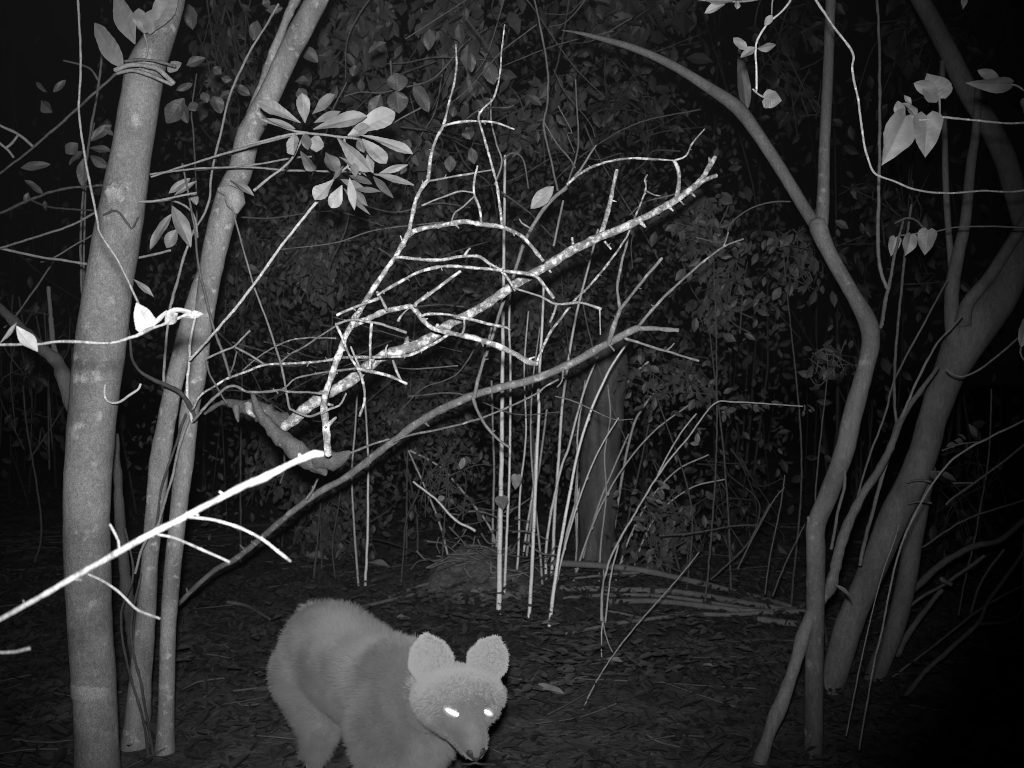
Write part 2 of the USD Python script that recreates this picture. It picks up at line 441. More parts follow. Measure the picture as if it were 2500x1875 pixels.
PALE = [(1370, 1443, 80, 'pale fallen leaf just above the foot of the tallest pale cane'),
        (1240, 1488, 70, 'pale fallen leaf lying left of the thickest cane foot'),
        (1345, 1556, 60, 'pale fallen leaf just below the foot of the right front cane'),
        (1120, 1462, 50, 'pale fallen leaf on the floor above the ears of the deer'),
        (1160, 1478, 60, 'pale broad fallen leaf on the floor between deer ears and cane feet'),
        (985, 1525, 46, 'small pale fallen leaf above the back of the deer'),
        (925, 1420, 70, 'long pale fallen leaf right of the two canes on the left'),
        (770, 1385, 80, 'long pale fallen leaf left of the two canes on the left'),
        (1500, 1655, 55, 'pale fallen leaf on bare floor below the bent vine'),
        (1730, 1650, 40, 'lone pale fallen leaf below the fallen poles on the right'),
        (1340, 1730, 95, 'large pale fallen leaf at the bottom right of the deer head'),
        (1255, 1680, 60, 'round pale fallen leaf beside the deer cheek')]
for px, py, L, lab in PALE:
    d = gd(py); c = P(px, py, d); c[2] = ground_z(c[0], c[1]) + .045
    an = rng.uniform(-.5, .5); l = .8 * L * d / F
    axv = np.array([math.cos(an), math.sin(an), rng.uniform(-.05, .2)])
    t = Thing('fallen_leaf', lab, 'leaf', c, group='pale fallen leaves on the floor')
    t.part('leaf_blade', leaf_mesh(c - axv * l / 2, c + axv * l / 2, l * .5, np.array([rng.normal(0, .3), -.35, 1.0]), fold=.35, curl=.2, seed=int(px)), 'litter_pale', smooth=True)


def base_of(px, py, d):
    c = P(px, py, d)
    return np.array([c[0], c[1], 0.0])


exec_order = []

# ---------------------------------------------------------------- left tree
t = Thing('tree', 'smooth pale tree trunk standing at the left edge with wrapped vine near its top', 'tree', base_of(240, 1990, 2.3))
trunkL = limb([(462, -160, 32), (445, -60, 34), (430, 20, 36), (408, 70, 48), (380, 112, 76), (355, 165, 90), (348, 202, 92), (322, 361, 96), (291, 542, 110), (266, 690, 115), (245, 842, 119), (224, 1050, 115), (212, 1243, 111), (217, 1469, 106), (230, 1700, 104), (236, 1850, 106), (240, 2010, 118)], None, 2.3, rough=.035, lump=.05, wob=.02, step=.03)
t.part('trunk', trunkL, 'bark_left', smooth=True)
t.part('limb', limb([(-60, 700), (0, 752), (90, 839), (145, 893), (177, 984), (215, 1060)], (24, 40), (2.5, 2.32)), 'bark_rough', smooth=True)
t.part('limb', limb([(118, 700), (123, 767), (134, 850), (160, 910)], (10, 20), 2.5), 'bark_rough', smooth=True)


def patch(c0, c1, r, ang0, ang1, lift, n=12, m=14, seed=0):
    """a raised piece of bark on a round trunk between two heights"""
    v = []
    for i_ in range(n):
        s = i_ / (n - 1); c = c0 * (1 - s) + c1 * s
        for j_ in range(m):
            u = j_ / (m - 1)
            an = ang0 + (ang1 - ang0) * u
            e = min(1, 4 * u, 4 * (1 - u)) * min(1, 4 * s, 4 * (1 - s))
            nz = meshkit.noise(np.array([[i_ * .6, j_ * .6, seed]]), seed)[0]
            rr = r + lift * e * (.5 + nz) - .002
            sag = .012 * (nz - .5)
            v.append(c + np.array([math.cos(an) * rr, math.sin(an) * rr, sag]))
    i, j = np.meshgrid(np.arange(n - 1), np.arange(m - 1), indexing='ij')
    a = i * m + j
    q = np.stack([a, a + 1, a + m + 1, a + m], -1).reshape(-1, 4)
    return np.array(v), np.vstack([q[:, [0, 1, 2]], q[:, [0, 2, 3]]])


s23 = 2.3 / F
t.part('bark_band', patch(P(229, 1705, 2.3), P(226, 1660, 2.3), 52 * s23, -math.pi - .1, .1, .004, seed=3), 'bark_left_pale', smooth=True, label='pale ring of bark low on the trunk')
t.part('bark_scar', patch(P(298, 500, 2.3), P(304, 455, 2.3), 53 * s23, -2.1, -1.1, .012, seed=5), 'bark_left_pale', smooth=True, label='pale branch scar on the trunk')
t.part('scar_ridge', limb([(252, 525), (285, 515), (312, 545), (322, 557), (338, 530)], (7, 5), 2.3 - .05), 'bark_rough', smooth=True)
t.part('bark_flake', leaf((418, 150), (432, 172), 40, 2.28, 'paddle'), 'bark_left', smooth=True)
t.part('twig', limb([(256, 940), (256, 968), (268, 982), (290, 982), (320, 962), (338, 950), (343, 938)], (8, 8), (2.26, 2.18)), 'twig_pale', smooth=True)

t = Thing('leaf_spray', 'long blunt pale leaves sprouting from the top of the left trunk', 'leaves', P(340, 110, 2.22))
for b, tp, w in [((302, 168), (222, 52), 50), ((330, 108), (272, -25), 48), ((345, 70), (338, 18), 36), ((372, 78), (430, -40), 52), ((366, 84), (372, 20), 46), ((352, 82), (355, 40), 40)]:
    t.part('leaf', leaf(b, tp, w, 2.22, 'oval', tilt=(rng.normal(0, .25), rng.normal(0, .2)), fold=.1), 'leaf_mid', smooth=True)
t.part('leaf_stalk', limb([(302, 166), (320, 172), (345, 165), (360, 120), (352, 82)], (6, 6), 2.24), 'twig_grey', smooth=True)

t = Thing('vine', 'vine climbing from the left edge and wrapped around the top of left trunk', 'vine', P(0, 423, 2.5))
t.part('stem', limb([(-50, 460), (0, 423), (83, 358), (174, 278), (239, 221), (290, 175), (320, 160)], (7, 9), (2.6, 2.24)), 'twig_dim', smooth=True)
t.part('coil', limb([(280, 172), (315, 158), (350, 158), (385, 168), (402, 182), (424, 203)], (14, 16), 2.2), 'twig_grey', smooth=True)
t.part('coil', limb([(285, 180), (320, 172), (360, 182), (395, 196), (420, 206)], (10, 12), 2.21), 'twig_grey', smooth=True)
t.part('coil', limb([(305, 150), (350, 145), (395, 152), (428, 162)], (8, 10), 2.22), 'twig_dim', smooth=True)

# ---------------------------------------------------------------- second tree from the left
t = Thing('tree', 'slender twin stemmed tree leaning right behind the pale left trunk', 'tree', base_of(380, 1900, 2.65))
R2 = [(800, -70, 50), (773, 0, 54), (715, 110, 54), (665, 217, 52), (622, 300, 56), (607, 325, 58), (587, 416, 58), (562, 470, 62), (532, 578, 62), (516, 658, 54), (500, 767, 46), (483, 911, 42), (462, 1002, 44), (452, 1128, 41), (443, 1184, 42), (425, 1353, 41), (411, 1522, 39), (407, 1691, 39), (404, 1792, 43), (403, 1845, 54), (402, 1960, 90)]
t.part('trunk', limb(R2, None, 2.65, rough=.05, lump=.08, wob=.03, step=.025), 'bark_second', smooth=True)
t.part('trunk', limb([(540, 560, 40), (508, 650, 42), (468, 767, 44), (430, 911, 43), (412, 1002, 44), (390, 1128, 50), (384, 1184, 46), (367, 1353, 40), (355, 1522, 48), (340, 1691, 56), (328, 1840, 78), (320, 1960, 120)], None, (2.66, 2.7), rough=.06, lump=.1, wob=.04, step=.025), 'bark_second', smooth=True)
t.part('limb', limb([(750, -60, 28), (721, 0, 27), (634, 217, 25), (600, 330, 24), (580, 420, 24)], None, 2.72, rough=.05), 'bark_second', smooth=True)
t.part('knot', limb([(533, 462, 12), (560, 470, 40), (575, 500, 44), (578, 520, 12)], None, 2.6), 'bark_left_pale', smooth=True)
t.part('root_stem', limb([(283, 1060, 18), (290, 1200, 26), (305, 1400, 30), (330, 1600, 34), (345, 1880, 40)], None, 2.75), 'bark_rough', smooth=True)
t.part('bark_strip', limb([(470, 1000), (440, 1080), (415, 1180), (385, 1280), (350, 1330), (330, 1400)], (10, 8), 2.58), 'twig_grey', smooth=True)
t.part('bark_strip', limb([(455, 1010), (420, 1110), (395, 1190), (380, 1300)], (9, 6), 2.6), 'bark_rough', smooth=True)
t.part('bark_strip', limb([(305, 1290), (325, 1400), (295, 1500), (310, 1620), (350, 1760), (365, 1880)], (7, 9), 2.62), 'bark_rough', smooth=True)
t.part('bark_strip', limb([(345, 1400), (320, 1540), (350, 1700), (380, 1880)], (8, 9), 2.62), 'bark_rough', smooth=True)

t = Thing('vine', 'pale thin vine running straight down between the twin stems', 'vine', P(466, 825, 2.55))
t.part('stem', limb([(478, 770), (466, 825), (461, 890), (457, 948), (462, 1000), (470, 1030)], (8, 10), 2.55), 'twig_pale', smooth=True)
t = Thing('vine', 'thin grey vine hanging just left of the twin stems', 'vine', P(409, 803, 2.55))
t.part('stem', limb([(440, 660), (418, 742), (409, 803), (402, 880), (399, 940)], (8, 9), 2.55), 'twig_grey', smooth=True)
t = Thing('vine', 'dark looping vine slung between the two left trees', 'vine', P(398, 937, 2.5))
t.part('stem', limb([(312, 800), (318, 832), (322, 875), (347, 911), (398, 937), (434, 955), (459, 984), (475, 1020)], (7, 17), (2.4, 2.56)), 'twig_black', smooth=True)

# ---------------------------------------------------------------- twigs of the left side, each its own thing
LEFT = [
    ('pale vine hanging straight from the top left corner to the white heart leaf', 'vine', [(188, -60), (190, 0), (197, 120), (193, 270), (205, 370), (222, 460), (240, 550), (245, 570), (290, 640), (335, 735), (343, 748)], (7, 7), (1.8, 1.5), 'twig_grey'),
    ('thin upright stem left of the pale trunk, forking at its top', 'stem', [(252, 100), (249, 127), (239, 217), (217, 347), (210, 400)], (7, 8), 2.9, 'twig_dim'),
    ('curved twig bowing left from the forked upright stem', 'twig', [(155, 148), (202, 159), (225, 172), (239, 195)], (6, 7), 2.9, 'twig_dim'),
    ('upright dark stem close beside the left side of the pale trunk', 'stem', [(205, 440), (200, 520), (197, 622), (202, 749), (208, 803), (210, 900)], (7, 9), 2.9, 'twig_dim'),
    ('forked grey twig poking in at the upper left edge', 'twig', [(-40, 290), (0, 307), (47, 329), (83, 360)], (9, 9), 2.5, 'twig_grey'),
    ('short hooked twig below the forked twig at the left edge', 'twig', [(-20, 335), (15, 362), (33, 384)], (9, 8), 2.5, 'twig_grey'),
    ('tiny crosspiece between the two twigs at the left edge', 'twig', [(14, 362), (28, 350), (44, 330)], (8, 8), 2.5, 'twig_grey'),
    ('grey branch rising from left edge to the scar of the pale trunk', 'branch', [(-40, 535), (0, 521), (72, 488), (145, 463), (253, 452), (300, 450)], (9, 8), (2.8, 2.5), 'twig_dim'),
    ('thin drooping twig that crosses in front of the pale trunk scar', 'twig', [(72, 488), (126, 506), (217, 513), (275, 512)], (6, 6), (2.7, 2.25), 'twig_dim'),
    ('long pale twig rising from left edge to the pale trunk middle', 'twig', [(-40, 620), (0, 606), (108, 572), (174, 550), (235, 517)], (7, 7), (2.5, 2.25), 'twig_grey'),
    ('long grey twig dipping behind the pale trunk and out again', 'twig', [(-20, 600), (0, 606), (90, 626), (152, 635), (231, 644), (336, 630), (416, 611)], (8, 8), (2.5, 2.40), 'twig_grey'),
    ('dark slanting stem far left behind the white twig', 'stem', [(130, 640), (90, 700), (35, 775), (10, 800)], (6, 6), 3.2, 'twig_dim'),
    ('thin twig crossing low between both left trees', 'twig', [(240, 565), (180, 600), (130, 630), (100, 640)], (5, 5), 2.7, 'twig_dim'),
    ('upper thin twig reaching right from pale trunk towards blunt leaf cluster', 'twig', [(369, 432), (416, 416), (500, 390), (560, 372), (640, 350), (730, 325)], (6, 8), (2.4, 2.5), 'twig_grey'),
    ('middle thin twig reaching right from pale trunk past the second tree', 'twig', [(355, 427), (452, 414), (524, 409), (600, 405), (700, 388), (760, 382)], (7, 6), (2.4, 2.55), 'twig_grey'),
    ('lowest thin level twig running right under the blunt leaf cluster', 'twig', [(470, 414), (600, 408), (708, 416), (831, 419), (925, 427), (1010, 452)], (7, 6), (2.5, 2.5), 'twig_grey'),
    ('short thin twig pointing right below the trunk scar', 'twig', [(330, 492), (380, 490), (440, 478), (480, 470)], (8, 6), (2.28, 2.3), 'twig_grey'),
    ('long thin stem leaning along the left side of the second tree', 'stem', [(680, 10), (665, 36), (615, 119), (564, 224), (535, 340), (517, 427), (506, 506), (463, 586), (434, 677), (419, 742)], (7, 8), 2.55, 'twig_grey'),
    ('thin stem slanting down right across the second tree', 'stem', [(445, 400), (474, 550), (484, 648), (521, 796), (545, 863), (561, 918)], (6, 9), (2.5, 2.45), 'twig_dim'),
    ('thin stem falling right of the second tree to a kinked twig', 'stem', [(560, 480), (578, 550), (600, 630), (622, 705), (654, 790), (684, 884), (706, 993), (711, 1000), (737, 1012), (759, 1017), (788, 1005)], (5, 8), (2.6, 2.3), 'twig_grey'),
    ('short forked twig to the right of the twin stems', 'twig', [(505, 875), (545, 856), (569, 848), (590, 828), (610, 807)], (7, 7), 2.45, 'twig_grey'),
    ('short twig falling right from the forked twig by twin stems', 'twig', [(575, 848), (610, 866), (643, 888)], (8, 7), 2.45, 'twig_grey'),
    ('thin drooping twig with hook beside the twin stems', 'twig', [(503, 880), (512, 915), (527, 940), (545, 972), (555, 985)], (7, 5), 2.45, 'twig_dim'),
    ('thin twig dropping from the forked twig towards the log', 'twig', [(578, 858), (570, 890), (562, 912)], (6, 6), 2.5, 'twig_dim'),
]
for lab, cat, pts, w, d, m in LEFT:
    d0 = d[0] if isinstance(d, tuple) else d
    t = Thing('vine' if cat == 'vine' else 'bare_sapling' if cat == 'stem' else 'bare_twig', lab, cat, P(*pts[0][:2], d0))
    t.part('stem', limb(pts, w, d, lump=.35), m, smooth=True)

# leaves on the left side
t = Thing('leafy_twig', 'small leafy twig with long leaves hanging between the two left trees', 'twig', P(420, 500, 2.5))
t.part('stem', limb([(380, 492), (420, 490), (455, 505), (475, 530), (482, 580)], (6, 7), 2.5), 'twig_grey', smooth=True)
for b, tp, w in [((412, 472), (463, 434), 20), ((425, 478), (478, 440), 14), ((420, 522), (360, 606), 27), ((420, 502), (468, 600), 36), ((432, 560), (405, 605), 30), ((470, 470), (480, 500), 18)]:
    t.part('leaf', leaf(b, tp, w, 2.5, 'oval', tilt=(rng.normal(0, .4), rng.normal(0, .3))), 'leaf_mid', smooth=True)
t = Thing('drooping_leaf', 'single narrow leaf drooping from the right side of the pale trunk', 'leaf', P(332, 685, 2.3))
t.part('leaf', leaf((326, 682), (376, 722), 17, 2.3, 'lance', curl=.1, tilt=(.3, .6)), 'leaf_mid', smooth=True)
t = Thing('drooping_leaf', 'curled leaf hanging from the first branch knot of the second tree', 'leaf', P(590, 440, 2.55))
t.part('leaf', leaf((560, 438), (622, 468), 22, 2.55, 'lance', curl=.25, tilt=(.2, .7)), 'leaf_mid', smooth=True)

t = Thing('dim_shrub', 'dim broad leaves behind the left side of the pale trunk', 'shrub', P(215, 360, 3.0))
t.part('stem', limb([(200, 900), (205, 600), (212, 400), (230, 300)], (8, 5), 3.05), 'twig_dim', smooth=True)
for b, tp, w in [((218, 345), (270, 304), 26), ((218, 362), (272, 366), 24), ((220, 380), (264, 410), 26), ((205, 385), (200, 455), 28), ((190, 350), (160, 375), 30), ((205, 370), (165, 400), 26), ((100, 245), (125, 275), 34), ((115, 225), (85, 200), 14), ((130, 225), (160, 195), 16), ((50, 410), (120, 400), 22), ((60, 440), (105, 470), 20), ((70, 470), (60, 500), 16), ((110, 490), (112, 515), 16), ((255, 310), (275, 330), 14)]:
    t.part('leaf', leaf(b, tp, w, 3.0, 'oval', tilt=(rng.normal(0, .5), rng.normal(0, .5))), 'leaf_dim', smooth=True)
t = Thing('dim_shrub', 'dim lobed leaves between the pale trunk and the second tree', 'shrub', P(430, 270, 3.3))
t.part('stem', limb([(485, 900), (480, 500), (472, 330), (468, 270), (480, 180)], (6, 4), 3.3), 'twig_dim', smooth=True)
for b, tp, w in [((450, 240), (405, 300), 44), ((445, 250), (455, 300), 30), ((430, 220), (470, 205), 18), ((465, 250), (478, 270), 26), ((495, 225), (505, 250), 24), ((520, 235), (540, 275), 36), ((455, 160), (500, 140), 24), ((520, 165), (540, 180), 22), ((540, 190), (565, 195), 18), ((570, 210), (610, 230), 26), ((460, 10), (470, 70), 34), ((628, 50), (618, 98), 30), ((650, 25), (690, 20), 22), ((640, 10), (660, 5), 26), ((735, 115), (775, 150), 32)]:
    t.part('leaf', leaf(b, tp, w, 3.2, 'oval', tilt=(rng.normal(0, .5), rng.normal(0, .5))), 'leaf_dim', smooth=True)

# ---------------------------------------------------------------- white leafy twig reaching in at the left
d1 = 1.35
t = Thing('leafy_twig', 'bright white leafy twig reaching in level from the left edge', 'twig', P(0, 841, d1))
t.part('stem', limb([(-60, 838, 7), (0, 841, 8), (60, 841, 8), (96, 840, 8), (135, 834, 9), (205, 835, 9), (231, 836, 10), (277, 836, 9), (313, 825, 9), (335, 819, 10), (362, 804, 12), (395, 794, 9), (422, 783, 10), (446, 772, 8), (470, 765, 6)], None, d1, lump=.5), 'near_twig', smooth=True)
t.part('leaf', leaf((362, 800), (330, 738), 54, d1, 'heart', fold=.1), 'leaf_pale', smooth=True)
t.part('leaf', leaf((404, 792), (432, 764), 34, d1 - .01, 'oval', tilt=(0, .4)), 'near_twig', smooth=True)
t.part('leaf', leaf((440, 774), (496, 764), 22, d1 - .01, 'oval', tilt=(0, .6)), 'near_twig', smooth=True)
t.part('leaf', leaf((370, 798), (412, 758), 12, d1, 'lance', curl=-.2), 'leaf_pale', smooth=True)
t.part('leaf', leaf((405, 762), (466, 750), 18, d1, 'lance', curl=.3, tilt=(0, .8)), 'leaf_pale', smooth=True)
t.part('leaf', leaf((0, 838), (50, 792), 14, d1, 'lance', curl=-.2, tilt=(.2, .7)), 'leaf_mid', smooth=True)
t.part('leaf', leaf((40, 796), (88, 868), 36, d1, 'lance', curl=-.3, fold=.35, tilt=(.7, .3)), 'leaf_pale', smooth=True)

# ---------------------------------------------------------------- nearest branch
d1 = .86
t = Thing('dead_branch', 'brightest bare branch slanting up from lower left edge, close to the camera', 'branch', P(0, 1511, d1))
t.part('stem', limb([(-70, 1550, 15), (0, 1511, 15), (114, 1448, 17), (207, 1395, 17), (287, 1349, 18), (380, 1300, 18), (458, 1258, 20), (582, 1191, 22), (650, 1163, 24), (720, 1130, 20), (770, 1108, 22), (788, 1108, 20)], None, (.84, .9), lump=.4, rough=.2, step=.006, nubs=55), 'near_twig', smooth=True)
for pts, w in [([(290, 1352), (290, 1325), (281, 1303), (268, 1280)], (8, 5)), ([(455, 1262), (520, 1268), (590, 1290), (645, 1320), (680, 1348), (709, 1370)], (9, 9)), ([(385, 1305), (430, 1315), (500, 1345), (530, 1358), (560, 1372)], (6, 8)), ([(215, 1402), (250, 1418), (290, 1445), (330, 1485), (355, 1497), (390, 1510)], (4, 6))]:
    t.part('twig', limb([(p_[0], p_[1]) for p_ in pts], (w[0] * .8, w[1] * .8), .87, lump=.6, rough=.25, step=.004, nubs=40), 'near_twig', smooth=True)
t = Thing('dead_branch', 'short bright stub poking in at the lower left edge', 'branch', P(-20, 1590, .86))
t.part('stem', limb([(-70, 1575), (-10, 1591), (25, 1594), (50, 1588), (72, 1583)], (10, 11), .86, lump=.5), 'near_twig', smooth=True)

# ---------------------------------------------------------------- cluster of blunt leaves
d1 = 2.15
def z2(x, y): return (600 + x / 2.766, y / 2.766)
t = Thing('leaf_spray', 'bright whorled clusters of blunt leaves right of the second tree', 'leaves', P(760, 330, d1))
for pts, w in [([(605, 352), (640, 345), (700, 330), (745, 325)], (7, 8)), ([(640, 292), (680, 305), (730, 322), (800, 330), (850, 336), (880, 340)], (10, 7)), ([(745, 325), (710, 390), (660, 432), (620, 465)], (7, 9)), ([(840, 340), (850, 380), (850, 410), (880, 425)], (7, 6)), ([(850, 405), (820, 430), (812, 442)], (7, 7))]:
    t.part('stem', limb(pts, w, d1 + .03), 'twig_grey', smooth=True)
W = [(400, 830, 380, 630, 80, 'm'), (450, 770, 600, 640, 62, 'm'), (370, 830, 80, 670, 75, 'm'), (460, 830, 640, 752, 50, 'm'), (455, 875, 800, 765, 88, 'm'), (690, 915, 1012, 740, 118, 'p'), (690, 920, 830, 850, 70, 'm'), (780, 915, 1112, 990, 70, 'p'), (610, 918, 805, 1150, 85, 'p'), (785, 938, 950, 1112, 92, 'p'), (330, 895, 312, 1035, 84, 'p'), (480, 905, 478, 1022, 84, 'p'), (370, 1020, 465, 1150, 75, 'd'), (540, 1030, 610, 1150, 90, 'd'), (630, 1060, 830, 1175, 52, 'm'), (140, 800, 340, 865, 40, 'm'), (400, 900, 420, 1010, 60, 'd'), (760, 930, 800, 1030, 60, 'd'), (820, 1040, 850, 1160, 60, 'p'), (730, 1100, 740, 1190, 50, 'm'),
     (900, 1170, 1095, 1112, 42, 'm'), (880, 1175, 1135, 1245, 42, 'm'), (860, 1190, 990, 1332, 46, 'd'), (592, 1213, 468, 1350, 92, 'p'), (650, 1250, 578, 1402, 78, 'p'), (700, 1200, 735, 1422, 50, 'p'), (740, 1280, 825, 1392, 44, 'm'), (640, 1210, 810, 1285, 48, 'm'), (730, 1275, 905, 1288, 34, 'm'), (700, 1185, 855, 1245, 46, 'm'), (660, 1270, 805, 1428, 34, 'm'), (660, 1120, 590, 1215, 30, 'd')]
for x0, y0, x1, y1, w, k in W:
    dd = d1 + rng.normal(0, .03)
    t.part('leaf', leaf(z2(x0, y0), z2(x1, y1), 1.2 * w / 2.766, dd, 'paddle' if w > 60 else 'lance', tilt=(rng.normal(0, .3), rng.normal(.1, .3)), dd=rng.normal(-.02, .03), curl=rng.uniform(-.05, .15)), {'m': 'leaf_mid', 'p': 'leaf_pale', 'd': 'leaf_dim'}[k], smooth=True)
t = Thing('bare_sapling', 'long straight stem rising from twin stems to the blunt leaf cluster', 'sapling', P(470, 870, 2.4))
t.part('stem', limb([(462, 880), (528, 807), (607, 712), (690, 597), (777, 488), (812, 442)], (9, 9), (2.5, 2.2)), 'twig_pale', smooth=True)

# ---------------------------------------------------------------- tangle of dead limbs in the middle
t = Thing('dead_limb', 'thick lichen spotted dead limb slanting up right through the middle', 'dead limb', P(705, 1034, 2.45))
t.part('stem', limb([(690, 1042, 30), (705, 1034, 32), (773, 977, 32), (871, 919, 30), (947, 868, 30), (1052, 825, 28), (1099, 796, 27), (1142, 770, 26), (1251, 702, 27), (1327, 655, 27), (1402, 611, 28), (1467, 579, 26), (1525, 553, 24), (1590, 524, 21), (1655, 484, 20), (1706, 445, 18), (1735, 401, 15), (1746, 383, 12)], None, (2.42, 2.5), rough=.2, lump=.3, step=.01, nubs=60), 'dead_wood', smooth=True)
for pts, w in [([(1700, 452), (1725, 438), (1750, 428)], (14, 11)), ([(1465, 578), (1480, 530), (1492, 480), (1506, 415)], (16, 11)), ([(1652, 486), (1658, 440), (1654, 410), (1645, 392)], (14, 10)), ([(1646, 392), (1600, 388), (1520, 388), (1450, 405), (1410, 428), (1385, 450)], (6, 9)), ([(1646, 392), (1675, 380), (1690, 350), (1720, 315)], (6, 5)), ([(1476, 590), (1492, 608)], (9, 6)), ([(1400, 600), (1397, 580)], (9, 7)), ([(1655, 485), (1670, 500)], (7, 4)), ([(1335, 655), (1346, 665)], (9, 5))]:
    t.part('twig', limb(pts, w, 2.49, lump=.5, nubs=50), 'dead_wood', smooth=True)

t = Thing('dead_limb', 'upright dead limb with many bare side branches left of the middle', 'dead limb', P(802, 1110, 2.25))
t.part('stem', limb([(802, 1112, 22), (793, 1034, 22), (795, 966, 20), (813, 904, 19), (831, 854, 18), (860, 799, 17), (907, 774, 17), (943, 760, 17), (998, 749, 16), (1012, 760, 16), (1052, 799, 15), (1102, 814, 15), (1164, 828, 17), (1233, 854, 18), (1290, 882, 17), (1312, 888, 15)], None, 2.25, rough=.2, lump=.4, step=.008, nubs=40), 'dead_wood', smooth=True)
t.part('limb', limb([(838, 830, 15), (875, 763, 16), (911, 705, 16), (943, 658, 15), (969, 622, 15), (994, 572, 15), (998, 560, 14), (1016, 488, 13), (1034, 452, 12), (1046, 439, 13), (1052, 380, 10), (1066, 336, 9), (1081, 307, 10), (1095, 253, 7), (1113, 181, 7), (1113, 108, 4)], None, (2.25, 2.35), rough=.2, lump=.4, step=.008, nubs=40), 'dead_wood', smooth=True)
SIDE = [([(1081, 307), (1120, 298), (1170, 296), (1210, 300), (1255, 315)], (9, 6), 2.32), ([(1046, 442), (1100, 432), (1170, 420), (1200, 415)], (8, 5), 2.3),
        ([(990, 580), (1020, 562), (1075, 550), (1130, 542), (1180, 546), (1233, 557), (1272, 575), (1294, 597), (1326, 637)], (16, 11), 2.3),
        ([(1226, 556), (1212, 450), (1195, 380), (1175, 310), (1168, 285), (1180, 265), (1206, 237), (1220, 180), (1225, 120), (1232, 60)], (9, 5), 2.31),
        ([(1175, 548), (1172, 510), (1157, 470), (1160, 430), (1166, 405)], (10, 7), 2.29), ([(1157, 470), (1120, 468), (1070, 485), (1030, 502)], (6, 5), 2.29), ([(1157, 480), (1130, 505), (1110, 520), (1100, 548)], (5, 5), 2.31),
        ([(965, 630), (976, 628), (1063, 635), (1124, 626), (1168, 626), (1196, 644), (1229, 666), (1258, 709)], (12, 9), 2.22), ([(1132, 627), (1142, 612), (1148, 606)], (8, 6), 2.22),
        ([(922, 722), (929, 716), (990, 680), (1052, 655), (1106, 649), (1178, 655), (1243, 662), (1305, 673), (1330, 700), (1352, 727)], (9, 11), 2.2),
        ([(1012, 748), (1019, 738), (1070, 702), (1124, 662)], (13, 9), 2.18), ([(1030, 772), (1040, 767), (1088, 767), (1142, 778), (1190, 790), (1243, 801), (1245, 806)], (9, 9), 2.2), ([(1133, 781), (1134, 800), (1128, 816)], (8, 8), 2.2),
        ([(1095, 816), (1052, 843), (994, 868), (907, 872), (846, 872), (802, 879), (745, 886), (654, 890), (600, 907), (559, 923), (520, 945), (489, 966), (470, 1000)], (10, 7), (2.24, 2.5)),
        ([(800, 962), (756, 958), (708, 957), (684, 952), (650, 957), (607, 957), (576, 943), (557, 945), (535, 961), (506, 988), (472, 1027)], (7, 10), (2.27, 2.5)),
        ([(882, 897), (845, 902), (795, 908), (725, 923), (701, 942), (690, 950)], (8, 6), (2.22, 2.35)), ([(872, 900), (930, 912), (960, 922), (993, 937)], (10, 11), 2.2), ([(959, 880), (968, 905), (981, 932)], (8, 8), 2.2),
        ([(820, 790), (832, 820), (849, 861), (875, 904), (886, 940), (889, 977), (878, 1016)], (9, 8), 2.21), ([(907, 790), (904, 840), (904, 900)], (9, 8), 2.2), ([(822, 792), (845, 783), (871, 781), (925, 790), (955, 800), (992, 812)], (8, 9), 2.2),
        ([(825, 792), (781, 821), (740, 848), (708, 864), (687, 883)], (6, 6), (2.22, 2.4)), ([(820, 826), (745, 825), (694, 836), (636, 868), (593, 904)], (5, 5), (2.25, 2.5)), ([(822, 770), (831, 765), (880, 745), (912, 733), (925, 728)], (9, 10), 2.23), ([(920, 712), (928, 725), (945, 758)], (8, 9), 2.21),
        ([(856, 846), (870, 880), (880, 900)], (6, 6), 2.2), ([(786, 1010), (805, 998), (830, 988), (845, 960)], (7, 6), 2.22), ([(1250, 700), (1272, 709), (1319, 724), (1359, 742), (1413, 738), (1440, 745), (1468, 754)], (6, 9), 2.2), ([(1359, 742), (1352, 765), (1343, 787)], (8, 7), 2.2), ([(1464, 756), (1465, 780), (1466, 817)], (5, 5), 2.2),
        ([(1312, 882), (1330, 836), (1355, 796), (1402, 734), (1435, 702), (1475, 655), (1518, 597), (1533, 572), (1550, 530), (1576, 463), (1574, 440), (1580, 427)], (9, 5), (2.26, 2.6)), ([(1576, 465), (1595, 475), (1612, 478)], (5, 4), 2.6), ([(860, 799), (866, 770), (880, 758)], (14, 10), 2.22), ([(998, 752), (980, 770), (972, 784)], (4, 10), 2.18),
        ([(944, 872), (942, 852), (946, 842)], (6, 5), 2.24), ([(1300, 560), (1275, 545), (1268, 535)], (6, 5), 2.3)]
for pts, w, d in SIDE:
    t.part('branch', limb(pts, w, d, lump=.55, nubs=42), 'dead_wood' if w[0] > 8 else 'dead_wood_plain', smooth=True)

t = Thing('dead_log', 'broken dark log piece behind the tip of the brightest branch', 'log', P(720, 1085, 2.4))
t.part('stem', limb([(616, 962, 12), (630, 1000, 24), (655, 1035, 32), (715, 1085, 44), (757, 1122, 50), (786, 1145, 34), (795, 1160, 10)], None, 2.42, rough=.5, lump=.3, wob=.4, step=.008), 'dead_log', smooth=True)
t.part('splinter', limb([(770, 1125, 46), (815, 1122, 44), (840, 1112, 30), (854, 1102, 10)], None, 2.4, rough=.55, lump=.3, step=.008), 'dead_log', smooth=True)
t.part('splinter', limb([(700, 1035, 40), (640, 1005, 44), (585, 990, 30), (545, 985, 16), (500, 1010, 8)], None, (2.46, 2.55), rough=.55, lump=.35, wob=.4, step=.008), 'dead_log', smooth=True)
t.part('splinter', limb([(575, 990, 20), (578, 1015, 14), (582, 1030, 5)], None, 2.45, rough=.25), 'dead_log', smooth=True)
t.part('splinter', limb([(606, 985, 24), (608, 1005, 18), (622, 1018, 6)], None, 2.44, rough=.25), 'dead_wood', smooth=True)

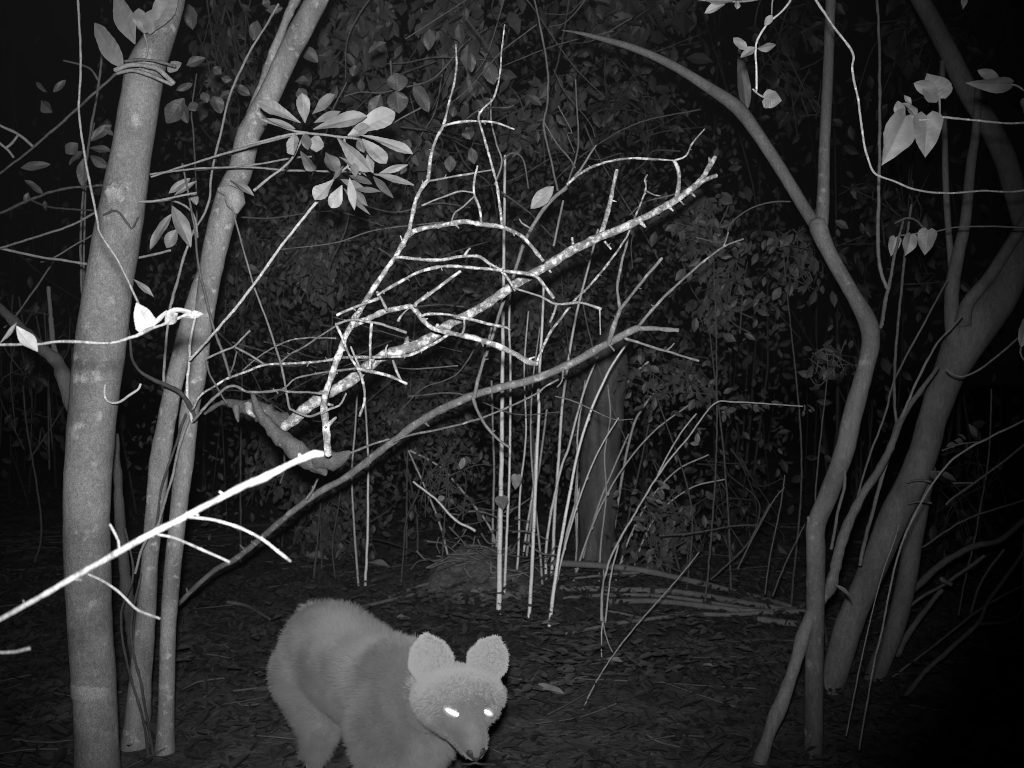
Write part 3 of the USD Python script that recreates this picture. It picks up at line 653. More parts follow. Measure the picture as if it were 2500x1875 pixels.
t = Thing('dead_limb', 'long smooth grey limb slanting from the ground at left up to right', 'dead limb', P(520, 1400, 3.05))
dT = (3.35, 2.75)
t.part('stem', limb([(430, 1480, 14), (520, 1395, 16), (600, 1345, 18), (748, 1222, 20), (836, 1172, 21), (933, 1100, 23), (962, 1074, 23), (1052, 1016, 24), (1142, 973, 24), (1215, 951, 24), (1290, 930, 24), (1381, 893, 24), (1489, 836, 23), (1543, 807, 21), (1562, 799, 18)], None, dT, rough=.12, lump=.2, step=.012, nubs=110), 'dead_wood_plain', smooth=True)
for pts, w, d in [([(1555, 801), (1600, 803), (1656, 806)], (15, 12), 2.75), ([(1555, 803), (1583, 767), (1634, 713), (1706, 648), (1764, 604), (1815, 583)], (11, 5), 2.78), ([(1764, 606), (1772, 588), (1778, 568)], (5, 4), 2.78), ([(1486, 840), (1496, 803), (1515, 752)], (15, 13), 2.77), ([(1514, 755), (1507, 705), (1518, 640), (1529, 597), (1538, 560)], (11, 7), 2.77), ([(1514, 755), (1561, 695), (1616, 630)], (11, 9), 2.76), ([(1525, 826), (1580, 843), (1627, 857), (1706, 881)], (8, 7), 2.75), ([(1627, 857), (1640, 845), (1646, 838)], (6, 4), 2.75), ([(1486, 840), (1500, 856)], (10, 6), 2.75),
                 ([(960, 1078), (998, 1063), (1070, 1049), (1142, 1031), (1215, 1005), (1300, 966), (1330, 945), (1363, 926)], (7, 6), (3.0, 2.8)), ([(800, 1130), (853, 1107), (900, 1088), (950, 1072)], (7, 7), 3.0), ([(1154, 970), (1165, 1000), (1186, 1038), (1215, 1072), (1243, 1092)], (11, 8), 2.85), ([(1157, 972), (1171, 911), (1186, 861), (1200, 800)], (14, 8), 2.9), ([(748, 1220), (765, 1190), (778, 1165)], (9, 6), 3.1), ([(1375, 900), (1372, 930), (1360, 945)], (7, 4), 2.8)]:
    t.part('twig', limb(pts, w, d, lump=.45, nubs=70), 'dead_wood_plain', smooth=True)

MID = [
    ('thick grey stem bundle rising behind the spotted dead limb to a knot', [(1186, 870), (1215, 780), (1250, 680), (1290, 570), (1345, 490), (1381, 459), (1417, 416)], (10, 13), 2.8, 'twig_grey'),
    ('long vine falling from the top middle edge to the knot', [(1300, -40), (1305, 0), (1318, 60), (1330, 120), (1337, 180), (1338, 220), (1335, 260), (1328, 295), (1330, 330), (1345, 390), (1356, 440), (1362, 465)], (6, 7), 2.75, 'twig_dim'),
    ('thin vine branching right from the long vine above the knot', [(1329, 300), (1360, 350), (1385, 380), (1405, 410)], (5, 6), 2.75, 'twig_dim'),
    ('thin upright twig above the knot, ending in dark leaves', [(1385, 450), (1405, 390), (1412, 345), (1409, 270), (1405, 195)], (6, 5), 2.8, 'twig_dim'),
    ('short pale twig pointing up right out of the knot', [(1415, 418), (1435, 385), (1455, 355)], (8, 5), 2.78, 'twig_grey'),
    ('thin looped twig arching over left of the knot', [(1222, 400), (1240, 378), (1258, 374), (1275, 385), (1285, 420), (1290, 460)], (5, 5), 2.8, 'twig_dim'),
    ('thin pale stem right of the upright dead limb, rising to a loop', [(1208, 450), (1225, 395), (1212, 350), (1200, 300), (1198, 240)], (6, 5), 2.7, 'twig_grey'),
    ('thin stem rising right of the knot beside spotted limb', [(1352, 600), (1362, 550), (1375, 490)], (8, 7), 2.8, 'twig_grey'),
    ('long thin bare twig crossing the upper middle from lower left', [(1090, 262), (1150, 210), (1220, 130), (1310, 60)], (4, 4), 3.2, 'twig_dim'),
    ('long thin bare twig crossing level at the top of the middle', [(990, 95), (1060, 50), (1130, 5), (1160, -20)], (4, 4), 3.2, 'twig_dim'),
    ('thin arching stem in the dark right of the stub', [(1700, 580), (1765, 590), (1785, 545), (1830, 510), (1880, 494), (1930, 492)], (4, 5), 3.2, 'twig_dim'),
    ('thin dim stem left of the smooth grey limb, bending down', [(684, 1180), (695, 1140), (690, 1080), (670, 1020)], (5, 5), 3.1, 'twig_dim'),
]
for lab, pts, w, d, m in MID:
    t = Thing('bare_sapling', lab, 'sapling', P(*pts[0], d))
    t.part('stem', limb(pts, w, d, lump=.3), m, smooth=True)
t = Thing('dead_leaf', 'pale torn leaf caught on the knot of the stem bundle', 'leaf', P(1350, 462, 2.72))
t.part('leaf', leaf((1352, 455), (1296, 508), 36, 2.72, 'oval', fold=.2), 'leaf_pale', smooth=True)

# dim drooping leaves in the upper middle
t = Thing('dim_shrub', 'dim broad drooping leaves behind the blunt leaf cluster', 'shrub', P(960, 200, 3.2))
t.part('stem', limb([(840, 235), (880, 225), (930, 226), (980, 215), (1060, 190), (1130, 110)], (4, 5), 3.2), 'twig_dim', smooth=True)
for b, tp, w in [((968, 178), (972, 222), 52), ((966, 222), (975, 275), 54), ((930, 230), (905, 290), 36), ((1010, 200), (1046, 272), 34), ((1050, 70), (1046, 122), 28), ((1150, 130), (1152, 175), 22), ((1190, 150), (1205, 205), 36), ((900, 130), (940, 100), 26), ((870, 160), (860, 185), 26), ((1110, 260), (1105, 285), 22), ((1140, 310), (1148, 340), 32), ((1150, 360), (1158, 400), 24), ((1100, 380), (1098, 420), 28), ((720, 200), (755, 195), 26), ((730, 215), (745, 245), 30), ((985, 370), (1000, 340), 24), ((990, 400), (978, 425), 18)]:
    t.part('leaf', leaf(b, tp, w, 3.2 + rng.normal(0, .08), 'oval', tilt=(rng.normal(0, .4), rng.normal(0, .4))), 'leaf_dim', smooth=True)

# ---------------------------------------------------------------- canes
def ordinal(k):
    return ['first', 'second', 'third', 'fourth', 'fifth', 'sixth', 'seventh', 'eighth', 'ninth', 'tenth', 'eleventh', 'twelfth'][k]


CANES = [  # points from the foot up
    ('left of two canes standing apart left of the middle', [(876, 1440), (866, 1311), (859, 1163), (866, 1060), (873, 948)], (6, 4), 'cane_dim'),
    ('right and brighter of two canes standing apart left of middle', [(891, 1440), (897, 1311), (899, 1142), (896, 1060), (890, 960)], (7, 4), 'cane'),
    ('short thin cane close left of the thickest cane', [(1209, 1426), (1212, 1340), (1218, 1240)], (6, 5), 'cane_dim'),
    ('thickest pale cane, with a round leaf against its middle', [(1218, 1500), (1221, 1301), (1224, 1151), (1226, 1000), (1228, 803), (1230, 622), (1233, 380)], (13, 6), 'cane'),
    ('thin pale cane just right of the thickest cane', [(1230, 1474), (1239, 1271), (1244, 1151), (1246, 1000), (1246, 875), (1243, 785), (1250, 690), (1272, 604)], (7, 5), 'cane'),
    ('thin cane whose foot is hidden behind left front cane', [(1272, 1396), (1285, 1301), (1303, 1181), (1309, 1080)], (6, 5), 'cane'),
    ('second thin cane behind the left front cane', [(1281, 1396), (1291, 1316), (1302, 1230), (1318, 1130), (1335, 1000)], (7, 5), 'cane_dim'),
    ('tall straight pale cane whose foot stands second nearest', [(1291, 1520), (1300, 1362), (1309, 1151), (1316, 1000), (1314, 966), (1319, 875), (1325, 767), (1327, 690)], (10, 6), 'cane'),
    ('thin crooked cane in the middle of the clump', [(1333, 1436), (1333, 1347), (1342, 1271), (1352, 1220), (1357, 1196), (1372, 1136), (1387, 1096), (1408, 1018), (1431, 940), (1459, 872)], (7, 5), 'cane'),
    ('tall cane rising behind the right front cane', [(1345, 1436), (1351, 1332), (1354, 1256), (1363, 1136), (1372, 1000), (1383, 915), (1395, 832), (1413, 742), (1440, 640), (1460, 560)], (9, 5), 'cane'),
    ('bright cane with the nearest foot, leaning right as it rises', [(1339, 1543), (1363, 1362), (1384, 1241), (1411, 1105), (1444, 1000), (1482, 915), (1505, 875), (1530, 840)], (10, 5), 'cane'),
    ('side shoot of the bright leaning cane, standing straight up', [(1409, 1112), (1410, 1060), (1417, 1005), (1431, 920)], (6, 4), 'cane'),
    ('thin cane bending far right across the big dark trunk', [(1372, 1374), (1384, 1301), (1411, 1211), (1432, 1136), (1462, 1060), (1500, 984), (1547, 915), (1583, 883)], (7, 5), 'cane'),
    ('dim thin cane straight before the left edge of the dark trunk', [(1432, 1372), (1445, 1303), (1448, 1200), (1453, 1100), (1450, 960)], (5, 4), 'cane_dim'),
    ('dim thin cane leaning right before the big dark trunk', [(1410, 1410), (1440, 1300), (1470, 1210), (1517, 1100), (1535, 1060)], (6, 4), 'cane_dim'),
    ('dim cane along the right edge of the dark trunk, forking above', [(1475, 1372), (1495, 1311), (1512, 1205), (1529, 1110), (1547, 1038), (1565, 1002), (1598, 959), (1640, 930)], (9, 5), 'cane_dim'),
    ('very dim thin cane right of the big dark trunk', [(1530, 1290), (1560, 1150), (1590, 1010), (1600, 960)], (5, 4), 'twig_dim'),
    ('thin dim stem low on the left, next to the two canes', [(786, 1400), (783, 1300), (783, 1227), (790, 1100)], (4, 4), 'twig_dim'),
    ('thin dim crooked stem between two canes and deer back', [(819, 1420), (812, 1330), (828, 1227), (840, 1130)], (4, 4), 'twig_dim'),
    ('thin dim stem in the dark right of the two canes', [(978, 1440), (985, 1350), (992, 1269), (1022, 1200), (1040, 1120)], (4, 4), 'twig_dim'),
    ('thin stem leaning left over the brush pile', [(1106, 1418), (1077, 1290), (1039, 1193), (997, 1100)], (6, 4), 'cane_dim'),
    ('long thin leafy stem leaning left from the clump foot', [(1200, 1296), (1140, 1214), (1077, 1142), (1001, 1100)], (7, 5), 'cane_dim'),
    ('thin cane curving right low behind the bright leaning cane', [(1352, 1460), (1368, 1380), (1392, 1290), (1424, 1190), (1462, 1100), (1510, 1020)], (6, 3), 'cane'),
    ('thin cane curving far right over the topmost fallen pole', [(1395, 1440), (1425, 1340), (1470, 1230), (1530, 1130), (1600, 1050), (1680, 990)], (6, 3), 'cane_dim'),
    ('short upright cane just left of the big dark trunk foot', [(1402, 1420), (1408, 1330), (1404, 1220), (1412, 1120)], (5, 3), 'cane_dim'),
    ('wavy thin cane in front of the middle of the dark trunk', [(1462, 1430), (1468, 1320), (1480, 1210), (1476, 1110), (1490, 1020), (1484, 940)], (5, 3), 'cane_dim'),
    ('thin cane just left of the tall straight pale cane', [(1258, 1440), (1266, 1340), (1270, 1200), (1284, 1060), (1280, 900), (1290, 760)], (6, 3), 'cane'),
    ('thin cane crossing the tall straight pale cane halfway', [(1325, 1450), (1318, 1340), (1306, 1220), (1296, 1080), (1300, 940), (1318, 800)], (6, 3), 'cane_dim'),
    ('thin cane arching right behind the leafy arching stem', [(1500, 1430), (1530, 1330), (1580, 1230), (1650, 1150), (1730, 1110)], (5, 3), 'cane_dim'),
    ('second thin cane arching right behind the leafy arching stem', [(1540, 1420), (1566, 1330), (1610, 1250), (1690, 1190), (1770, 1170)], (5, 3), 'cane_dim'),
    ('thin dim upright cane left behind the thickest cane', [(1203, 1296), (1206, 1151), (1203, 1039), (1200, 930)], (6, 5), 'cane_dim'),
]
for lab, pts, w, m in CANES:
    d = gd(max(pts[0][1], 1385))
    if pts[0][1] < 1385:            # foot hidden behind the brush: carry it down to the floor
        pts = [(pts[0][0] - .3 * (pts[1][0] - pts[0][0]), 1390)] + pts
    t = Thing('cane', 'slender ' + lab if len(lab.split()) < 16 else lab, 'cane', base_of(*pts[0], d), group='canes rising in the middle')
    pts = [(pts[0][0], pts[0][1] + 25)] + pts
    t.part('stem', limb(pts, w, (d, d - .1), rough=.05, lump=.15, wob=.12, slim=1.0), m, smooth=True)
    n = rng.integers(2, 5)
    for k in range(n):      # swollen nodes of the cane
        a = pts[1 + k % (len(pts) - 2)]; b = pts[2 + k % (len(pts) - 2)]
        s = rng.uniform(.2, .8)
        x, y = a[0] + (b[0] - a[0]) * s, a[1] + (b[1] - a[1]) * s
        t.part('node', limb([(x, y + 3), (x + (b[0] - a[0]) / max(abs(b[1] - a[1]), 1) * 5, y - 3)], (w[0] * .9, w[0] * .9), d - .05), m, smooth=True)
t = Thing('dead_leaf', 'round grey leaf stuck against the middle of the thickest cane', 'leaf', P(1225, 1212, 4.15))
t.part('leaf', leaf((1224, 1212), (1228, 1246), 32, 4.12, 'heart'), 'leaf_mid', smooth=True)
t = Thing('dead_leaf', 'pale round leaf hanging right of the thickest cane', 'leaf', P(1262, 1160, 4.2))
t.part('leaf', leaf((1262, 1160), (1258, 1196), 26, 4.2, 'heart'), 'leaf_pale', smooth=True)
t = Thing('dead_leaf', 'narrow bright leaf hanging left of the cane clump', 'leaf', P(1132, 1115, 4.2))
t.part('leaf', leaf((1133, 1116), (1124, 1146), 15, 4.2, 'oval'), 'leaf_pale', smooth=True)
t = Thing('bare_sapling', 'pale curved stick sticking out of the brush pile to the left', 'stem', P(1144, 1290, 4.5))
t.part('stem', limb([(1160, 1296), (1144, 1286), (1120, 1275), (1098, 1256), (1068, 1222), (1040, 1200), (1009, 1176)], (8, 6), 4.5), 'cane', smooth=True)
t.part('leaf', leaf((1068, 1222), (1085, 1212), 14, 4.48), 'leaf_pale', smooth=True)

# leafy arching stem right of the clump
t = Thing('leafy_sapling', 'thin leafy stem arching right and up from behind the fallen poles', 'stem', base_of(1470, 1522, 4.1))
dC = 4.1
t.part('stem', limb([(1468, 1545), (1470, 1467), (1474, 1421), (1491, 1362), (1521, 1303), (1559, 1239), (1597, 1176), (1640, 1115), (1684, 1063), (1742, 987), (1790, 981), (1860, 985), (1960, 992)], (8, 3), (4.1, 3.9)), 'cane_dim', smooth=True)
t.part('stem', limb([(1600, 1176), (1620, 1130), (1660, 1060), (1700, 1010)], (5, 4), 4.1), 'cane_dim', smooth=True)
t.part('stem', limb([(1478, 1520), (1487, 1437), (1495, 1387), (1510, 1330)], (6, 5), 4.1), 'cane_dim', smooth=True)
for k in range(46):
    s = rng.uniform(0, 1)
    line = [(1510, 1320), (1559, 1239), (1597, 1176), (1684, 1063), (1742, 987), (1860, 985), (1960, 992)]
    q_ = s * (len(line) - 1); i_ = int(q_); fr = q_ - i_
    b = (line[i_][0] + (line[min(i_ + 1, 6)][0] - line[i_][0]) * fr, line[i_][1] + (line[min(i_ + 1, 6)][1] - line[i_][1]) * fr)
    an = rng.uniform(-.3, 1.7); L = rng.uniform(16, 32)
    b = (b[0] + rng.uniform(0, 34), b[1] + rng.uniform(-8, 14))
    t.part('leaf', leaf(b, (b[0] + L * math.cos(an), b[1] + L * math.sin(an)), L * .45, 4.05 + rng.normal(0, .1), tilt=(rng.normal(0, .6), rng.normal(0, .6))), 'leaf_mid' if rng.random() < .25 else 'leaf_dim', smooth=True)

t = Thing('vine', 'thin vine hanging in a loop to the floor before the fallen poles', 'vine', P(1474, 1421, 3.4))
t.part('stem', limb([(1474, 1390), (1471, 1467), (1473, 1522), (1485, 1570), (1499, 1597)], (4, 4), (3.9, 3.5)), 'cane_dim', smooth=True)
t.part('stem', limb([(1471, 1520), (1468, 1570), (1470, 1625)], (4, 3), 3.6), 'cane_dim', smooth=True)
t = Thing('bare_sapling', 'thin straight stick leaning right from the floor across the poles', 'stem', P(1420, 1745, 3.0))
t.part('stem', limb([(1418, 1752), (1424, 1730), (1450, 1675), (1499, 1597), (1560, 1520), (1640, 1430), (1690, 1370), (1705, 1350)], (5, 4), (2.95, 3.9)), 'cane_dim', smooth=True)

# ---------------------------------------------------------------- big trunk behind the canes
t = Thing('tree', 'big dark furrowed broken trunk behind the cane clump', 'tree', base_of(1457, 1390, 5.2))
t.part('trunk', limb([(1452, 1420, 118), (1455, 1380, 104), (1458, 1330, 92), (1462, 1200, 92), (1468, 1060, 98), (1478, 960, 98), (1486, 880, 90), (1494, 820, 60), (1498, 790, 14)], None, 5.25, rough=.2, lump=.05, wob=.02, step=.03), 'bark_far', smooth=True)
for pts in [[(1420, 1400), (1400, 1410), (1370, 1425)], [(1490, 1400), (1510, 1405), (1530, 1420)]]:
    t.part('root', limb(pts, (40, 14), 5.2), 'bark_far', smooth=True)

# ---------------------------------------------------------------- fallen poles
POLES = [
    ('topmost fallen pole arching from dark trunk foot to the right sapling', [(1352, 1374), (1453, 1380), (1559, 1391), (1643, 1408), (1749, 1433), (1854, 1459), (1930, 1480)], (17, 12)),
    ('second fallen pole from the top, level behind the arching leafy stem', [(1369, 1436), (1474, 1438), (1580, 1442), (1664, 1446), (1791, 1467), (1917, 1488)], (15, 14)),
    ('third fallen pole, bright along its upper edge', [(1487, 1469), (1580, 1467), (1664, 1473), (1749, 1484), (1833, 1492), (1950, 1493), (2000, 1490)], (14, 13)),
    ('lowest fallen pole, thin at left and bent up at right', [(1381, 1547), (1495, 1524), (1601, 1509), (1706, 1500), (1770, 1501), (1850, 1496), (1930, 1488), (1968, 1474)], (8, 13)),
    ('thin fallen stick between the two upper poles', [(1400, 1412), (1495, 1402), (1560, 1398)], (6, 7)),
    ('short thin fallen stick below the third pole', [(1487, 1492), (1530, 1500), (1580, 1512)], (6, 6)),
    ('dark fallen stub at the foot of the right sapling', [(1851, 1511), (1900, 1518), (1965, 1525)], (15, 16)),
    ('thin fallen stick slanting above the deer back', [(866, 1486), (959, 1463), (1056, 1440)], (8, 10)),
    ('thin arched fallen stick above the deer ears', [(950, 1458), (980, 1446), (1047, 1425), (1127, 1423), (1212, 1425), (1296, 1438), (1360, 1446)], (6, 5)),
    ('thick dim fallen pole behind the thickest cane', [(1056, 1442), (1149, 1444), (1224, 1440), (1300, 1440)], (16, 14)),
    ('curved fallen stick on the dark floor behind the deer rump', [(555, 1470), (600, 1478), (640, 1500), (660, 1512)], (9, 7)),
    ('long dim fallen pole under the second pole', [(1369, 1460), (1500, 1452), (1620, 1456), (1760, 1475), (1900, 1500)], (8, 10)),
]
for lab, pts, w in POLES:
    t = Thing('fallen_pole', lab, 'fallen pole', P(*pts[0], gd(pts[0][1])), group='fallen poles and sticks on the floor')
    rows = []
    for k, (x, y) in enumerate(pts):
        s = k / (len(pts) - 1); d = gd(max(1437, y)) * .97
        p = P(x, y, d)
        rows.append([p[0], p[1], max(p[2], .01), (w[0] + (w[1] - w[0]) * s) * d / F / 2])
    rows = spline(np.array(rows), 40)
    seedc[0] += 1
    t.part('stem', tube(rows[:, :3], rows[:, 3], 10, .15, seedc[0], .2), 'pole', smooth=True)

yy, xx = np.meshgrid(np.linspace(-1, 1, 40), np.linspace(-1, 1, 40), indexing='ij')
c0 = P(1178, 1430, 4.75)
mx_, my_ = c0[0] + xx * .34, c0[1] + yy * .34
hh = np.clip(1 - (xx ** 2 + yy ** 2), -.2, 1)
mz = ground_z(mx_, my_) + .12 * np.sign(hh) * np.abs(hh) ** 1.2 - .02 + .16 * np.clip(hh + .3, 0, 1) * (meshkit.fbm(np.stack([mx_ * 9, my_ * 7, hh], -1), 5, 2) - .5)
i, j = np.meshgrid(np.arange(39), np.arange(39), indexing='ij'); a = i * 40 + j
md = usdkit.mesh(stage, '/World/earth_mound', (np.stack([mx_, my_, mz], -1).reshape(-1, 3), np.stack([a, a + 1, a + 41, a + 40], -1).reshape(-1, 4)), '/World/Looks/pale_soil', smooth=True)
md.GetPrim().SetCustomDataByKey('kind', 'structure')

# ---------------------------------------------------------------- brush pile
t = Thing('brush_pile', 'low tangled pile of dead twigs left of the cane clump', 'brush pile', base_of(1180, 1420, 4.75))
for k in range(100):
    x, y = rng.normal(1190, 62), 1432 - abs(rng.normal(0, 75))
    an = rng.normal(.3, .7) * (1 if rng.random() < .6 else -1); L = rng.uniform(30, 110)
    dx, dy = math.cos(an) * L / 2, -abs(math.sin(an)) * L / 3 * (1 if rng.random() < .5 else -1)
    d = 4.75 + rng.normal(0, .15)
    pts = [(x - dx, min(y + dy, 1440)), (x + rng.normal(0, 8), y + rng.normal(0, 8)), (x + dx, min(y - dy, 1440))]
    t.part('twig', limb(pts, (rng.uniform(4, 8), 3), d), 'twig_grey' if rng.random() < .5 else 'twig_dim', smooth=True)

# ---------------------------------------------------------------- right sapling
dS = 2.7
t = Thing('tree', 'grey crooked sapling on the right, forking into an arching and upright limb', 'tree', base_of(1985, 1840, dS))
t.part('trunk', limb([(1984, 1860, 46), (1986, 1792, 45), (1990, 1522, 44), (1992, 1353, 47), (1993, 1281, 46), (2024, 1205, 46), (2062, 1100, 46), (2082, 1013, 46), (2115, 893, 42), (2126, 830, 44), (2118, 785, 44), (2089, 731, 38), (2031, 630, 37), (2003, 570, 42), (1995, 540, 42)], None, dS, rough=.05, lump=.08, wob=.03, step=.02), 'bark_right', smooth=True)
t.part('limb', limb([(2000, 570, 36), (2008, 520, 34), (2013, 361, 30), (2020, 217, 29), (2028, 0, 28), (2034, -120, 27)], None, dS, rough=.05, lump=.08, wob=.03, step=.02), 'bark_right', smooth=True)
t.part('limb', limb([(2000, 560, 36), (1970, 517, 33), (1908, 416, 33), (1843, 318, 34), (1797, 260, 36), (1724, 210, 30), (1634, 155, 26), (1543, 116, 22), (1453, 90, 15), (1400, 78, 7), (1372, 74, 3)], None, (dS, dS + .3), rough=.05, lump=.08, wob=.03, step=.02), 'bark_right', smooth=True)
t.part('knob', limb([(1973, 1262, 10), (1979, 1282, 22), (1986, 1330, 26), (1990, 1380, 12)], None, dS), 'bark_right', smooth=True)
t.part('stem', limb([(1990, 1480), (1960, 1556), (1939, 1627), (1884, 1775), (1850, 1860), (1805, 1985)], (34, 36), (dS, dS - .1), rough=.05), 'bark_right_big', smooth=True)
t.part('limb', limb([(2005, 1470, 26), (2028, 1425, 30), (2049, 1336, 29), (2070, 1277, 28), (2104, 1214, 26), (2159, 1125, 23), (2201, 1027, 18), (2245, 958, 15), (2290, 895, 11)], None, (dS + .02, dS + .2), rough=.05), 'bark_right', smooth=True)
t.part('limb', limb([(2150, 800), (2154, 781), (2169, 705), (2183, 630), (2205, 540)], (13, 7), dS), 'bark_right', smooth=True)
t.part('limb', limb([(2168, 706), (2165, 702), (2147, 640), (2143, 560), (2147, 398), (2147, 108), (2138, -40)], (12, 8), (dS, dS + .1)), 'bark_right_big', smooth=True)
t.part('twig', limb([(2062, 1150), (2062, 1190), (2048, 1240), (2040, 1285), (2030, 1340)], (10, 10), dS - .03), 'bark_right', smooth=True)
t.part('twig', limb([(2201, 1020), (2234, 940), (2281, 850), (2321, 803), (2350, 770)], (9, 6), dS + .15), 'bark_right_big', smooth=True)
t.part('leaf', leaf((2036, 1426), (2095, 1460), 14, dS - .05, 'lance', curl=.3, tilt=(.3, .8)), 'leaf_mid', smooth=True)

# ---------------------------------------------------------------- right big tree
dR = 3.25
t = Thing('tree', 'large dim multi trunked tree at the right edge behind the crooked sapling', 'tree', base_of(2010, 1690, dR))
for nm, pts, d in [('trunk', [(2005, 1720, 70), (2036, 1649, 64), (2075, 1522, 66), (2138, 1374, 64), (2180, 1269, 70), (2222, 1184, 70), (2256, 1100, 68), (2277, 1020, 68), (2317, 911, 76), (2364, 821, 98), (2433, 731, 90), (2487, 640, 76), (2600, 450, 66)], dR),
                   ('trunk', [(2120, 1730, 52), (2137, 1650, 50), (2163, 1585, 50), (2188, 1522, 48), (2213, 1416, 46), (2230, 1311, 46), (2247, 1218, 46), (2265, 1140, 40)], dR + .12),
                   ('limb', [(2335, 870, 44), (2326, 803, 38), (2324, 713, 36), (2339, 622, 33), (2357, 542, 30), (2371, 398, 27), (2382, 325, 25), (2390, 200, 22)], dR - .02),
                   ('limb', [(2350, 790, 40), (2364, 738, 34), (2415, 676, 32), (2469, 593, 32), (2540, 480, 30)], dR - .05),
                   ('limb', [(2190, -100, 40), (2248, 0, 42), (2306, 108, 44), (2360, 217, 48), (2415, 307, 50), (2458, 398, 52), (2498, 542, 50), (2540, 640, 50)], dR + .1),
                   ('limb', [(2330, 760, 18), (2325, 690, 19), (2317, 578, 20), (2310, 470, 20), (2306, 325, 18), (2300, 150, 15)], dR + .1)]:
    t.part(nm, limb(pts, None, d, rough=.05, lump=.06, wob=.03, step=.025), 'bark_right_big', smooth=True)
for k in range(2):
    y = 1172 + k * 52
    t.part('stub', limb([(2215 + k * 2, y + 6), (2245, y), (2278 - 5 * k, y + 4)], (7, 9), dR - .12), 'bark_right_big', smooth=True)

RIGHT = [
    ('left of two thin bright strings running down before the big right tree', 'vine', [(2066, 1796), (2104, 1606), (2133, 1480), (2159, 1387), (2184, 1319), (2195, 1280)], (5, 3), 2.5, 'twig_grey'),
    ('right and brighter string curving down before the big right tree', 'vine', [(2098, 1830), (2104, 1792), (2133, 1627), (2159, 1513), (2180, 1404), (2205, 1319), (2243, 1239), (2277, 1180), (2306, 1143), (2335, 1114), (2396, 1078), (2500, 1027), (2560, 1000)], (6, 7), 2.45, 'twig_grey'),
    ('bare twig with a snag slanting up to the right edge', 'twig', [(2310, 1232), (2323, 1218), (2378, 1180), (2430, 1142), (2483, 1100), (2540, 1050)], (6, 8), 2.7, 'twig_dim'),
    ('short level snag left of the bare slanting twig', 'twig', [(2327, 1180), (2350, 1179), (2382, 1179)], (6, 6), 2.7, 'twig_dim'),
    ('thin vine looping from the big right tree up to a bright leaf', 'vine', [(2310, 900), (2322, 912), (2350, 919), (2393, 901), (2436, 868), (2487, 825), (2530, 790)], (6, 7), 2.8, 'twig_grey'),
    ('thin vine stem hanging beside the left side of the big right tree', 'vine', [(2200, 1045), (2190, 1034), (2183, 948), (2192, 803), (2209, 622), (2225, 500)], (9, 8), 3.0, 'bark_right'),
    ('thin straight stem leaning right between sapling and big right tree', 'stem', [(2070, 1300), (2118, 1128), (2162, 1009), (2183, 930), (2252, 796), (2313, 684)], (7, 6), 3.0, 'bark_right'),
    ('dim upright stem in the gap right of the sapling foot', 'stem', [(2100, 1380), (2120, 1290), (2150, 1180), (2175, 1090), (2190, 1034)], (12, 12), 3.0, 'bark_right_big'),
    ('lowest dim bough slanting up right in the lower right thicket', 'bough', [(2190, 1740), (2200, 1728), (2229, 1675), (2287, 1613), (2383, 1526), (2407, 1478), (2450, 1415), (2489, 1362), (2540, 1290)], (16, 9), 3.2, 'bark_right_big'),
    ('second dim bough from the bottom in the lower right thicket', 'bough', [(2130, 1690), (2200, 1637), (2296, 1564), (2393, 1487), (2489, 1434), (2560, 1400)], (8, 7), 3.4, 'bark_right_big'),
    ('thick dim bough arching up right in the middle of the thicket', 'bough', [(2180, 1490), (2200, 1468), (2296, 1381), (2378, 1333), (2441, 1318), (2499, 1270), (2560, 1230)], (22, 16), 3.6, 'bark_right_big'),
    ('thin bough above the thick arching bough at the right', 'bough', [(2243, 1342), (2345, 1275), (2420, 1246), (2499, 1222), (2560, 1200)], (6, 6), 3.6, 'bark_right_big'),
    ('kinked twig leaving the lowest bough to the right edge', 'twig', [(2383, 1523), (2420, 1522), (2460, 1516), (2494, 1487), (2499, 1396), (2500, 1300)], (9, 6), 3.2, 'bark_right_big'),
    ('thin twig hanging down at the lower right edge', 'twig', [(2492, 1487), (2480, 1531), (2484, 1570), (2473, 1605), (2467, 1670)], (7, 7), 3.2, 'bark_right_big'),
    ('short curved twig rising from the second bough in the thicket', 'twig', [(2370, 1500), (2380, 1460), (2407, 1400), (2451, 1342)], (9, 8), 3.35, 'bark_right_big'),
    ('dim upright stem crossing the thick arching bough', 'stem', [(2340, 1502), (2359, 1405), (2378, 1323), (2407, 1164), (2417, 1072), (2420, 950)], (6, 5), 3.7, 'bark_right_big'),
    ('twig with a pale bud running along the thicket', 'twig', [(2170, 1520), (2200, 1497), (2248, 1458), (2292, 1434), (2345, 1400), (2403, 1357)], (8, 12), 3.4, 'bark_right_big'),
    ('broad dim root stem beside the foot of big right tree', 'root', [(2190, 1600), (2230, 1530), (2277, 1468), (2300, 1440)], (22, 14), 3.5, 'bark_right_big'),
    ('thin dim stem slanting left of the sapling in the dark', 'stem', [(1800, 1390), (1850, 1290), (1890, 1220), (1915, 1190)], (5, 4), 3.6, 'twig_dim'),
    ('second thin dim stem slanting left of the sapling', 'stem', [(1868, 1450), (1880, 1360), (1905, 1240), (1916, 1160)], (5, 4), 3.6, 'twig_dim'),
    ('third thin dim stem slanting left of the sapling', 'stem', [(1886, 1455), (1920, 1370), (1965, 1280)], (5, 4), 3.6, 'twig_dim'),
    ('thin dim level stem behind the leafy arching stem', 'stem', [(1610, 1308), (1700, 1300), (1790, 1284), (1860, 1281)], (5, 4), 4.2, 'twig_dim'),
    ('thin dim stem rising right above the topmost fallen pole', 'stem', [(1735, 1415), (1790, 1365), (1830, 1320), (1880, 1230)], (6, 5), 4.3, 'twig_dim'),
]
